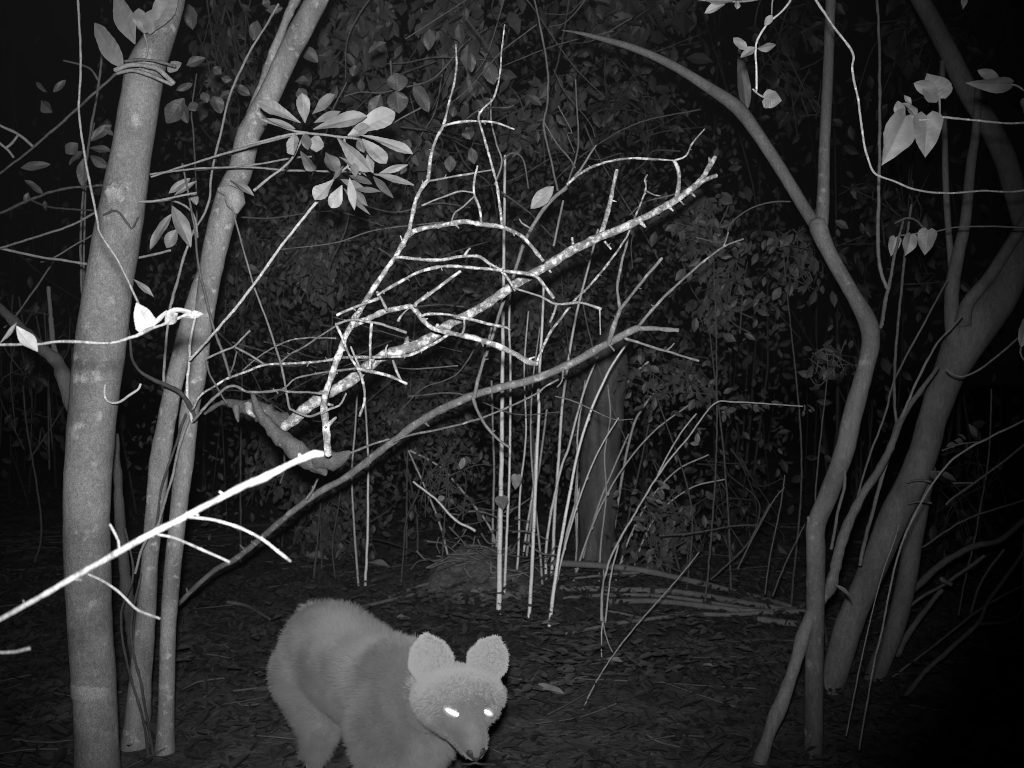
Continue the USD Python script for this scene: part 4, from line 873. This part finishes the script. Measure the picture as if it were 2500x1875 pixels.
for lab, cat, pts, w, d, m in RIGHT:
    t = Thing({'vine': 'vine', 'twig': 'bare_twig', 'stem': 'bare_sapling', 'bough': 'bough', 'root': 'surface_root'}[cat], lab, cat, P(*pts[0], d))
    t.part('stem', limb(pts, w, d, lump=.25), m, smooth=True)
    if 'pale bud' in lab:
        t.part('bud', limb([(2296, 1412), (2308, 1420), (2322, 1426)], (14, 16), 3.3, lump=.8), 'leaf_mid', smooth=True)

# ---------------------------------------------------------------- heart leaved vine top right
dV = 1.95
t = Thing('leafy_vine', 'vine with large pale heart leaves reaching in at the upper right', 'vine', P(2500, 300, dV))
t.part('stem', limb([(2245, 293), (2272, 291), (2298, 286), (2371, 293), (2453, 301), (2500, 300), (2570, 294)], (7, 7), dV, lump=.4), 'twig_pale', smooth=True)
t.part('stem', limb([(2294, 288), (2295, 262), (2293, 238)], (5, 9), dV), 'leaf_heart', smooth=True)
t.part('stem', limb([(2468, 206), (2485, 210), (2510, 226), (2560, 240)], (6, 5), dV), 'twig_pale', smooth=True)
for b, tp, w, sh, tl, k in [((2212, 283), (2160, 402), 80, 'heart', (.2, 0), {}), ((2262, 282), (2262, 382), 74, 'heart', (-.1, .1), {}), ((2294, 240), (2266, 176), 70, 'heart', (0, -.4), {'curl': .2}), ((2290, 222), (2232, 204), 36, 'oval', (0, -.5), {'curl': .1}), ((2464, 205), (2360, 208), 40, 'heart', (0, -.9), {'fold': .25}), ((2440, 192), (2388, 172), 26, 'oval', (0, -.5), {}),
                            ((2236, 285), (2212, 245), 34, 'oval', (.3, .7), {'curl': .3}), ((2200, 290), (2192, 245), 26, 'oval', (-.3, 0), {}), ((2225, 255), (2208, 232), 14, 'lance', (0, 0), {}), ((2508, 285), (2500, 238), 30, 'oval', (.2, 0), {}), ((2355, -10), (2352, 22), 18, 'heart', (0, 0), {})]:
    t.part('leaf', leaf(b, tp, w, dV, sh, tilt=tl, **k), 'leaf_heart', smooth=True)
t = Thing('vine', 'pale bare vine dropping in a long hook before the upright right limb', 'vine', P(1992, 0, dV))
t.part('stem', limb([(1970, -50), (1992, 0), (2031, 58), (2082, 130), (2080, 170), (2093, 235), (2107, 333), (2118, 383), (2136, 423), (2180, 441), (2234, 463), (2313, 472), (2397, 466), (2469, 468), (2520, 462)], (8, 6), (1.95, 2.3), lump=.4), 'twig_pale', smooth=True)
t = Thing('leafy_vine', 'hanging pale vine with small leaves left of the upright right limb', 'vine', P(1930, 0, 2.0))
t.part('stem', limb([(1945, -50), (1930, 0), (1908, 29), (1876, 54), (1854, 87), (1845, 116), (1847, 174), (1847, 224), (1838, 218)], (8, 6), 2.0, lump=.5), 'twig_pale', smooth=True)
t.part('stem', limb([(1840, 220), (1855, 232), (1872, 240)], (6, 6), 2.0), 'twig_grey', smooth=True)
t.part('stem', limb([(1660, -8), (1740, 2), (1830, 2), (1890, -12)], (7, 6), 2.0), 'twig_grey', smooth=True)
t.part('stem', limb([(1890, -20), (1885, 10), (1884, 34)], (5, 5), 2.0), 'twig_grey', smooth=True)
for b, tp, w, m in [((1866, 240), (1910, 246), 46, 'leaf_mid'), ((1848, 118), (1896, 112), 22, 'leaf_mid'), ((1845, 116), (1808, 138), 22, 'leaf_mid'), ((1826, 122), (1790, 92), 22, 'leaf_mid'), ((1770, 10), (1720, 28), 26, 'leaf_pale'), ((1790, 4), (1722, -4), 28, 'leaf_mid'), ((1800, 3), (1800, 22), 16, 'leaf_mid'), ((1885, 36), (1868, 62), 18, 'leaf_pale')]:
    t.part('leaf', leaf(b, tp, w, 1.98, 'heart' if w > 40 else 'oval', tilt=(rng.normal(0, .4), rng.normal(0, .4))), m, smooth=True)
t = Thing('dead_leaf', 'long dim withered leaf hanging beside the bend of the arching limb', 'leaf', P(1805, 110, 2.9))
t.part('leaf', leaf((1803, 112), (1824, 268), 32, 2.9, 'paddle', fold=.3, curl=.05), 'leaf_dim', smooth=True)
t = Thing('leafy_vine', 'thin vine with three small heart leaves in a row at the right', 'vine', P(2500, 556, 2.75))
t.part('stem', limb([(2195, 575), (2240, 570), (2288, 564), (2335, 555), (2433, 553), (2500, 556), (2570, 560)], (4, 5), 2.75), 'twig_grey', smooth=True)
t.part('stem', limb([(2185, 545), (2215, 532), (2240, 540), (2256, 560)], (6, 7), 2.75), 'twig_dim', smooth=True)
for b, tp, w in [((2266, 562), (2257, 622), 46), ((2224, 574), (2212, 625), 38), ((2186, 580), (2176, 625), 30)]:
    t.part('leaf', leaf(b, tp, w, 2.74, 'heart', tilt=(rng.normal(0, .2), 0)), 'leaf_heart', smooth=True)
t = Thing('dead_leaf', 'bright leaf just inside the right edge below the leaning trunk', 'leaf', P(2496, 800, 2.2))
t.part('leaf', leaf((2492, 848), (2512, 770), 34, 2.2, 'oval'), 'leaf_pale', smooth=True)
t.part('stem', limb([(2492, 848), (2492, 865), (2505, 882), (2540, 900)], (6, 6), 2.2), 'twig_grey', smooth=True)
t = Thing('leafy_twig', 'small curled leaf tuft above the bright string at right', 'twig', P(2340, 1080, 2.7))
t.part('stem', limb([(2300, 1100), (2340, 1085), (2375, 1080), (2395, 1078)], (4, 4), 2.6), 'twig_dim', smooth=True)
for b, tp, w in [((2365, 1035), (2388, 1068), 16), ((2330, 1075), (2355, 1080), 16), ((2310, 1090), (2338, 1082), 14), ((2340, 1060), (2362, 1072), 10), ((2280, 1150), (2345, 1168), 16), ((2270, 1150), (2290, 1170), 22)]:
    t.part('leaf', leaf(b, tp, w, 2.6, 'lance', curl=.3, tilt=(rng.normal(0, .5), .4)), 'leaf_dim', smooth=True)

# ---------------------------------------------------------------- background shrubs and hanging foliage
def shrub(label, zone, d, n_br, n_leaf, size, mat, hang, name='background_shrub', cat='shrub', group=None, stem_w=5, spread=.35):
    """branches spread through a zone of the photograph, with leaves along them; hang: from a bough above, else from a stem on the floor"""
    x0, y0, x1, y1 = zone
    r = np.random.default_rng(abs(hash((zone, n_leaf))) % 2 ** 31 if False else int(x0 * 7 + y0 * 13 + n_leaf))
    xc = r.uniform(x0 + .3 * (x1 - x0), x1 - .3 * (x1 - x0))
    foot = (xc, CY + CAM_H * F / d + 10)
    top = (xc + r.normal(0, 60), y0 - 260 if hang else y0 + .25 * (y1 - y0))
    t = Thing(name, label, cat, base_of(xc, foot[1], d) if not hang else P(top[0], max(top[1], -200), d), group=group)
    spine = [top, (xc + r.normal(0, 40), y0 + .1 * (y1 - y0)), (xc + r.normal(0, 60), (y0 + y1) / 2)] if hang else [foot, (xc + r.normal(0, 25), (foot[1] + y1) / 2), (xc + r.normal(0, 40), (y0 + y1) / 2), top]
    t.part('stem', limb(spine, (stem_w * 1.4, stem_w * .6), d), 'twig_dim', smooth=True)
    B, A, N, LL = [], [], [], []
    tw = []
    for k in range(n_br):
        s = r.uniform(.1, 1)
        ys = y0 + (y1 - y0) * r.uniform(0, 1)
        a = np.array([xc + r.normal(0, 30), ys])
        e = np.array([r.uniform(x0, x1), r.uniform(y0, y1)])
        da, de = d + r.normal(0, .05), d + r.normal(0, spread)
        p = np.array([P(*a, da), P(*((a + e) / 2 + r.normal(0, 22, 2) + [0, -15]), (da + de) / 2), P(*e, de)])
        c = spline(p, 9)
        tw.append(tube(c, np.linspace(stem_w * .5, stem_w * .2, 9) * d / F / 2 * 1.6, 5))
        for q in range(n_leaf // n_br):
            u = r.uniform(.15, 1) * 8
            i_ = min(int(u), 7)
            b = c[i_] + (c[i_ + 1] - c[i_]) * (u - i_)
            b = b + r.normal(0, .04, 3)
            dirn = (c[8] - c[0]); dirn = dirn / np.linalg.norm(dirn)
            ax = dirn * .5 + r.normal(0, .6, 3) + np.array([0, 0, -.75])
            B.append(b); A.append(ax); N.append(np.array([r.normal(0, .6), -1, r.normal(.3, .6)])); LL.append(size * r.uniform(.6, 1.25) * d / F)
    t.part('twigs', join(tw), 'twig_dim', smooth=True, kind='stuff')
    L = np.array(LL)
    t.part('foliage', leaf_batch(B, A, N, L, L * r.uniform(.4, .62, len(L))), mat, smooth=False, kind='stuff')


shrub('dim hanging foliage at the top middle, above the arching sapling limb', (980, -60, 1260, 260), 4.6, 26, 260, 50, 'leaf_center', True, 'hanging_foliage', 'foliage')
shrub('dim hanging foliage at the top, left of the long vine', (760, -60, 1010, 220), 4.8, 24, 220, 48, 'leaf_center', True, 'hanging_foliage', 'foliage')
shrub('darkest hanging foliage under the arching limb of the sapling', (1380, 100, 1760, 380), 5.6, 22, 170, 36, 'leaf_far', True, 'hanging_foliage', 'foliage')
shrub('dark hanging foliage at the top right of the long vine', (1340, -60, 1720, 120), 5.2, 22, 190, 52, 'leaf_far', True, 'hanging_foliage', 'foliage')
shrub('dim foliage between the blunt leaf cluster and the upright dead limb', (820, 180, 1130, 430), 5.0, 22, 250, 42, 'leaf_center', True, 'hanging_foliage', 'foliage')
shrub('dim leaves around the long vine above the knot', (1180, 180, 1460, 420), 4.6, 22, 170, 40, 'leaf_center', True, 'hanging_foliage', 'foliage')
shrub('fine leaved shrub behind the long straight stem on the left', (640, 470, 900, 740), 4.9, 41, 756, 25, 'leaf_center', False, 'background_shrub', 'shrub')
shrub('fine leaved shrub behind the upright dead limb', (860, 440, 1140, 720), 5.2, 41, 684, 25, 'leaf_center', False, 'background_shrub', 'shrub')
shrub('fine leaved shrub behind the spotted limb and the canes', (1120, 560, 1420, 820), 5.3, 41, 720, 24, 'leaf_center', False, 'background_shrub', 'shrub')
shrub('leafy shrub spray right of the spotted limb tip', (1580, 460, 1800, 640), 4.4, 25, 216, 34, 'leaf_dim', False, 'background_shrub', 'shrub', spread=.2)
shrub('leafy shrub right of the two upper stubs of smooth grey limb', (1640, 620, 1880, 820), 4.6, 25, 198, 30, 'leaf_dim', False, 'background_shrub', 'shrub', spread=.2)
shrub('small leaved spray under the right end of the smooth grey limb', (1490, 870, 1760, 990), 4.7, 25, 216, 26, 'leaf_dim', False, 'background_shrub', 'shrub', spread=.2)
shrub('leafy undergrowth at the right of the big dark trunk foot', (1500, 1180, 1740, 1400), 4.9, 28, 306, 26, 'leaf_dim', False, 'background_shrub', 'shrub', spread=.2)
shrub('small leafy spray left of the bend of the crooked sapling', (1960, 840, 2110, 930), 3.8, 14, 46, 30, 'leaf_far', False, 'background_shrub', 'shrub', spread=.1)
shrub('leafy shrub at the sapling limb fork, left of the upright limb', (1850, 550, 2010, 720), 4.4, 19, 126, 34, 'leaf_center', False, 'background_shrub', 'shrub', spread=.2)
shrub('dark undergrowth behind the two canes on the left', (700, 1150, 960, 1400), 5.6, 35, 360, 26, 'leaf_center', False, 'background_shrub', 'shrub')
shrub('small leaves on stems over the brush pile', (1020, 1080, 1210, 1290), 4.7, 28, 162, 20, 'leaf_dim', False, 'background_shrub', 'shrub', spread=.2)
shrub('dark shrub behind the log and the smooth grey limb', (560, 1000, 860, 1250), 6.0, 38, 360, 26, 'leaf_center', False, 'background_shrub', 'shrub')
shrub('dark shrub between smooth grey limb and canes', (900, 880, 1200, 1120), 5.5, 38, 468, 24, 'leaf_center', False, 'background_shrub', 'shrub')
shrub('dark shrub behind the canes right of the middle', (1250, 820, 1480, 1080), 5.8, 35, 432, 24, 'leaf_center', False, 'background_shrub', 'shrub')
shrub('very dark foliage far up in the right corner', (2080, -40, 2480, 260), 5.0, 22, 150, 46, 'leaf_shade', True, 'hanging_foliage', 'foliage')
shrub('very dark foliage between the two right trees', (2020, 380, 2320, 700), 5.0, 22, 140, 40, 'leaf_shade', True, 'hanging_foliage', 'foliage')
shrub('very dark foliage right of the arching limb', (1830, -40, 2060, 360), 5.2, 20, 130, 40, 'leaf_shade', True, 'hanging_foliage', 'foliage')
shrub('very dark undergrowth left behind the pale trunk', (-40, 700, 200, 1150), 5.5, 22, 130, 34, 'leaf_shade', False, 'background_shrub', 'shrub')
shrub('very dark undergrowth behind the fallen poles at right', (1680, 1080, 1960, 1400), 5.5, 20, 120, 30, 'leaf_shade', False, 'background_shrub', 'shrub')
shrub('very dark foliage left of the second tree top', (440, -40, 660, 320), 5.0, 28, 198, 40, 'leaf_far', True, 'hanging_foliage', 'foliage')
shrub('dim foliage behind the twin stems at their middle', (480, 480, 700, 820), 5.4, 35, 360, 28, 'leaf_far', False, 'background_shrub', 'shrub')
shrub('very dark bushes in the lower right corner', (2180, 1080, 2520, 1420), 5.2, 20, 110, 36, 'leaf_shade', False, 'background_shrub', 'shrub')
r = np.random.default_rng(77)
for k in range(64):
    d = r.uniform(3.1, 5.2)
    if k < 40:
        x, y = r.uniform(560, 1650), r.uniform(260, 1000)
    else:
        x, y = r.uniform(850, 1500), r.uniform(0, 420)
    an, L = r.uniform(0, 3.14), r.uniform(120, 420)
    dx, dy = math.cos(an) * L / 2, math.sin(an) * L / 2
    pts = [(x - dx, y - dy), (x - dx * .3 + r.normal(0, 14), y - dy * .3 + r.normal(0, 14)), (x + dx * .4 + r.normal(0, 14), y + dy * .4 + r.normal(0, 14)), (x + dx, y + dy)]
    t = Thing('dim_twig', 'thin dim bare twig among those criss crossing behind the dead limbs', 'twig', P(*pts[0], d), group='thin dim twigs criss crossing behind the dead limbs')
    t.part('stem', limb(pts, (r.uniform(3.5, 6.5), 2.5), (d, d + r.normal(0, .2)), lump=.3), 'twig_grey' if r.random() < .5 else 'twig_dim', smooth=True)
# far wood that reads as one mass
r = np.random.default_rng(31)
B, A, N, LL, tw = [], [], [], [], []
for k in range(120):
    d = r.uniform(6.4, 12); x = r.uniform(-.62, .62) * d
    z0 = ground_z(np.array([x]), np.array([d]))[0]
    h = r.uniform(1.2, 4.8)
    c = spline(np.array([[x, d, z0 - .05], [x + r.normal(0, .1), d, h * .4], [x + r.normal(0, .3), d + r.normal(0, .2), h]]), 9)
    tw.append(tube(c, np.linspace(r.uniform(.004, .013), .002, 9), 5))
    for q in range(int(26 * r.uniform(.2, 1.6))):
        i_ = r.integers(2, 9)
        B.append(c[i_] + r.normal(0, .32, 3)); A.append(r.normal(0, .7, 3) + [0, 0, -.6]); N.append([r.normal(0, .7), -1, r.normal(.3, .6)]); LL.append(r.uniform(.05, .11))
n = 30000
d = r.uniform(5.6, 7.6, n)
px = np.clip(r.normal(1080, 360, n), 250, 1900); py = np.clip(r.normal(640, 330, n), -60, 1400)
cl = meshkit.noise(np.stack([px / 85, py / 85, d * 1.5], -1), 3)
ok = cl > .4
px, py, d = px[ok], py[ok], d[ok]
pt = np.stack([(px - CX) / F * d, d, CAM_H - (py - CY) / F * d], -1)
B += list(pt); A += list(r.normal(0, .7, pt.shape) + [0, 0, -.6]); N += list(np.stack([r.normal(0, .6, len(pt)), -np.ones(len(pt)), r.normal(.3, .6, len(pt))], -1)); LL += list(r.uniform(.022, .06, len(pt)))
for k in range(130):
    d = r.uniform(5.4, 7.0); x, y = r.normal(1080, 300), r.normal(650, 280)
    an, L = r.uniform(0, 3.14), r.uniform(100, 380)
    p0, p1 = P(x - math.cos(an) * L / 2, y - math.sin(an) * L / 2, d), P(x + math.cos(an) * L / 2, y + math.sin(an) * L / 2, d + r.normal(0, .3))
    tw.append(tube(spline(np.array([p0, (p0 + p1) / 2 + r.normal(0, .06, 3), p1]), 8), np.linspace(.006, .002, 8), 5))
t = Thing('distant_wood', 'black mass of far saplings and leaves behind everything', 'wood', (0, 9, 0), kind='stuff')
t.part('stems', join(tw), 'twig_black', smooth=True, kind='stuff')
LL = np.array(LL)
t.part('foliage', leaf_batch(B, A, N, LL, LL * .5), 'leaf_center', smooth=False, kind='stuff')

# ---------------------------------------------------------------- small deer
def ball(p, r, seg=20):
    return m3.Manifold.sphere(r, seg).translate([float(x) for x in p])


def bone(*pr):
    return m3.Manifold.batch_hull([ball(p, r) for p, r in pr])


def deer():
    rump = P(808, 1594, 2.38); mid = P(890, 1645, 2.22); shoulder = P(985, 1706, 2.06)
    fwd = shoulder - rump; fwd[2] = 0; fwd /= np.linalg.norm(fwd)
    lat = np.array([fwd[1], -fwd[0], 0.0])
    parts = [bone((rump, .102), (mid, .09)), bone((mid, .09), (shoulder, .092)), bone((rump - fwd * .03 - UP * .02, .08), (rump, .1))]
    sk_n, sk_f = P(1082, 1704, 1.875), P(1160, 1700, 1.89)
    skull = (sk_n + sk_f) / 2
    nb, muzzle, tip = P(1130, 1758, 1.845), P(1152, 1806, 1.81), P(1158, 1828, 1.80)
    poll = P(1100, 1706, 1.92)
    parts += [bone((shoulder + UP * .022, .084), (poll, .052)), bone((shoulder - UP * .05 + fwd * .03, .082), (shoulder + UP * .02 + fwd * .05, .078)),
              bone((sk_n, .049), (sk_f, .047), (poll, .056)), bone((sk_n, .046), (sk_f, .044), (nb, .037)), bone((nb, .037), (muzzle, .026)), bone((muzzle, .026), (tip, .019))]
    hf = tip - skull; hf /= np.linalg.norm(hf)
    for c in (P(1098, 1716, 1.842), P(1190, 1712, 1.862)):        # brows
        parts.append(bone((c, .017), (c + UP * .012 + np.array([0, .012, 0]), .016)))
    ears = []
    for b0, tp, hw in ((P(1066, 1670, 1.885), P(1038, 1550, 1.88), .030), (P(1172, 1660, 1.90), P(1214, 1557, 1.905), .027)):
        ax = tp - b0; L = np.linalg.norm(ax); ax /= L
        sd = np.cross(ax, np.array([0, -1.0, .1])); sd /= np.linalg.norm(sd)
        nr = np.cross(sd, ax)
        nr = nr if nr[1] < 0 else -nr
        parts.append(bone((b0, .02), (b0 + ax * L * .45 + sd * hw, .006), (b0 + ax * L * .45 - sd * hw, .006), (b0 + ax * L * .74 + sd * hw * .72, .005), (b0 + ax * L * .74 - sd * hw * .72, .005), (tp - ax * .004, .004)))
        ears.append((b0, ax, L, sd, nr, hw))
    for s in (-1, 1):
        h0 = rump + lat * s * .05 - UP * .035
        knee = P(852, 1765, 2.29) + lat * s * .062
        hock = np.array([*(knee - fwd * (.07 - .03 * s))[:2], .115])
        foot = np.array([*(hock + fwd * .02)[:2], .03])
        parts += [bone((h0, .074), (knee, .034)), bone((knee, .032), (hock, .018)), bone((hock, .018), (foot, .012)), bone((foot, .013), (foot + fwd * .03 - UP * .015, .011))]
        s0 = shoulder + lat * s * .048 - UP * .04 + fwd * .02
        el = s0 - UP * .11 - fwd * .02 + fwd * .05 * s
        wr = np.array([*(el + fwd * .03 * (1 + s))[:2], .12])
        ff = np.array([*(wr + fwd * .01)[:2], .03])
        parts += [bone((s0, .062), (el, .036)), bone((el, .034), (wr, .018)), bone((wr, .018), (ff, .012)), bone((ff, .013), (ff + fwd * .03 - UP * .015, .011))]
    # tail
    tb = rump - fwd * .12 + UP * .06
    parts.append(bone((tb, .022), (tb - fwd * .03 - UP * .08, .016)))
    body = m3.Manifold.batch_boolean(parts, m3.OpType.Add).refine_to_length(.009)
    mm = body.to_mesh()
    tm = trimesh.Trimesh(mm.vert_properties[:, :3], mm.tri_verts, process=True)
    trimesh.smoothing.filter_taubin(tm, lamb=.5, nu=.52, iterations=14)
    t = Thing('deer', 'small short coated deer walking right with lowered head, eyes shining', 'deer', np.array([rump[0], rump[1], 0]))
    bpath = t.part('body', (np.array(tm.vertices), np.array(tm.faces)), 'fur', smooth=True)
    eye_c = np.array([0, 0, CAM_H])
    for ex, ey in ((1106, 1740), (1188, 1738)):
        ray = P(ex, ey, 1.0) - eye_c
        hit = tm.ray.intersects_location([eye_c], [ray])[0]
        dep = min(h[1] for h in hit)
        c = P(ex, ey, dep + .004)
        e = trimesh.creation.icosphere(3, 1.0)
        ea = np.array([.9, -.1, -.42]); ea /= np.linalg.norm(ea)
        eb = np.array([ea[2], 0, -ea[0]]) * -1; eb /= np.linalg.norm(eb); ec = np.cross(ea, eb)
        ev = np.array(e.vertices)
        wd = .019 if ex < 1150 else .015
        t.part('eye', (c + ev[:, :1] * ea * wd + ev[:, 1:2] * eb * .0085 + ev[:, 2:] * ec * .009, np.array(e.faces)), 'eye', smooth=True)
    nd = np.array([.25, -.85, -.45]); nd /= np.linalg.norm(nd)
    nc = tip + nd * .011
    n = bone((nc + np.array([.008, .002, .004]), .008), (nc + np.array([-.008, -.002, .004]), .008), (nc - UP * .007, .006)).to_mesh()
    t.part('nose', (n.vert_properties[:, :3], n.tri_verts), 'nose', smooth=True)
    mc = nc - UP * .020 - nd * .004
    t.part('mouth', tube(spline(np.array([mc + np.array([-.022, .012, -.004]), mc + np.array([-.008, 0, 0]), mc + np.array([0, -.002, .003]), mc + np.array([.008, 0, 0]), mc + np.array([.02, .012, -.004])]), 12), np.full(12, .0022), 6), 'nose', smooth=True)
    # short coat
    pts, fid = trimesh.sample.sample_surface(tm, 130000, seed=3)
    fc = tm.triangles_center
    near = np.min([np.linalg.norm(fc - (b0 + ax * L * .5), axis=1) for b0, ax, L, sd, nr, hw in ears], axis=0)
    p2, f2 = trimesh.sample.sample_surface(tm, 45000, face_weight=tm.area_faces * (near < .075), seed=5)
    pts, fid = np.vstack([pts, p2]), np.concatenate([fid, f2])
    nn = tm.face_normals[fid]
    keep = (pts[:, 2] > .12) & (np.linalg.norm(pts - (skull + hf * .06), axis=1) > .02)
    pts, nn = pts[keep], nn[keep]
    r = np.random.default_rng(4)
    lay = -fwd + np.array([0, 0, -.6])
    dist_head = np.linalg.norm(pts - skull, axis=1)
    ln = np.where(dist_head < .15, .009, .018) * r.uniform(.6, 1.3, len(pts))
    dr = nn * .55 + lay[None] * .5 + r.normal(0, .3, pts.shape)
    dr /= np.linalg.norm(dr, axis=1, keepdims=True)
    pale = np.zeros(len(pts), bool)
    for b0, ax, L, sd, nr, hw in ears:
        u = (pts - b0) @ ax
        dm = np.linalg.norm(pts - (b0 + ax * L * np.clip(u / L, .3, 1)[:, None]), axis=1)
        pale |= r.uniform(0, 1, len(pts)) < 1.25 - np.clip(dm - hw, 0, 1) / .05
    onear = np.min([np.linalg.norm(pts - (b0 + ax * L * .55), axis=1) for b0, ax, L, sd, nr, hw in ears], axis=0) < .055
    ln[onear] *= .7
    ln[np.linalg.norm(pts - tip, axis=1) < .06] *= .45
    away = np.linalg.norm(pts - nc, axis=1) > .02
    pts, nn, ln, pale, dr = pts[away], nn[away], ln[away], pale[away], dr[away]
    c = np.stack([pts - nn * .001, pts + dr * ln[:, None] * .55 + nn * .001, pts + dr * ln[:, None]], 1) - t.at
    for nm, sel, mat in (('coat', ~pale, 'fur'), ('ear_coat', pale, 'fur_pale')):
        k = int(sel.sum())
        hair = UsdGeom.BasisCurves.Define(stage, free(t.path + '/body/' + nm))
        hair.CreateTypeAttr('linear')
        hair.CreatePointsAttr(Vt.Vec3fArray.FromNumpy(c[sel].reshape(-1, 3).astype(np.float32)))
        hair.CreateCurveVertexCountsAttr(Vt.IntArray.FromNumpy(np.full(k, 3, np.int32)))
        hair.CreateWidthsAttr(Vt.FloatArray.FromNumpy(np.tile([.0009, .0007, .0002], k).astype(np.float32)))
        hair.SetWidthsInterpolation('vertex')
        UsdShade.MaterialBindingAPI.Apply(hair.GetPrim()).Bind(UsdShade.Material.Get(stage, '/World/Looks/' + mat))
        hair.GetPrim().SetCustomDataByKey('kind', 'stuff')


deer()
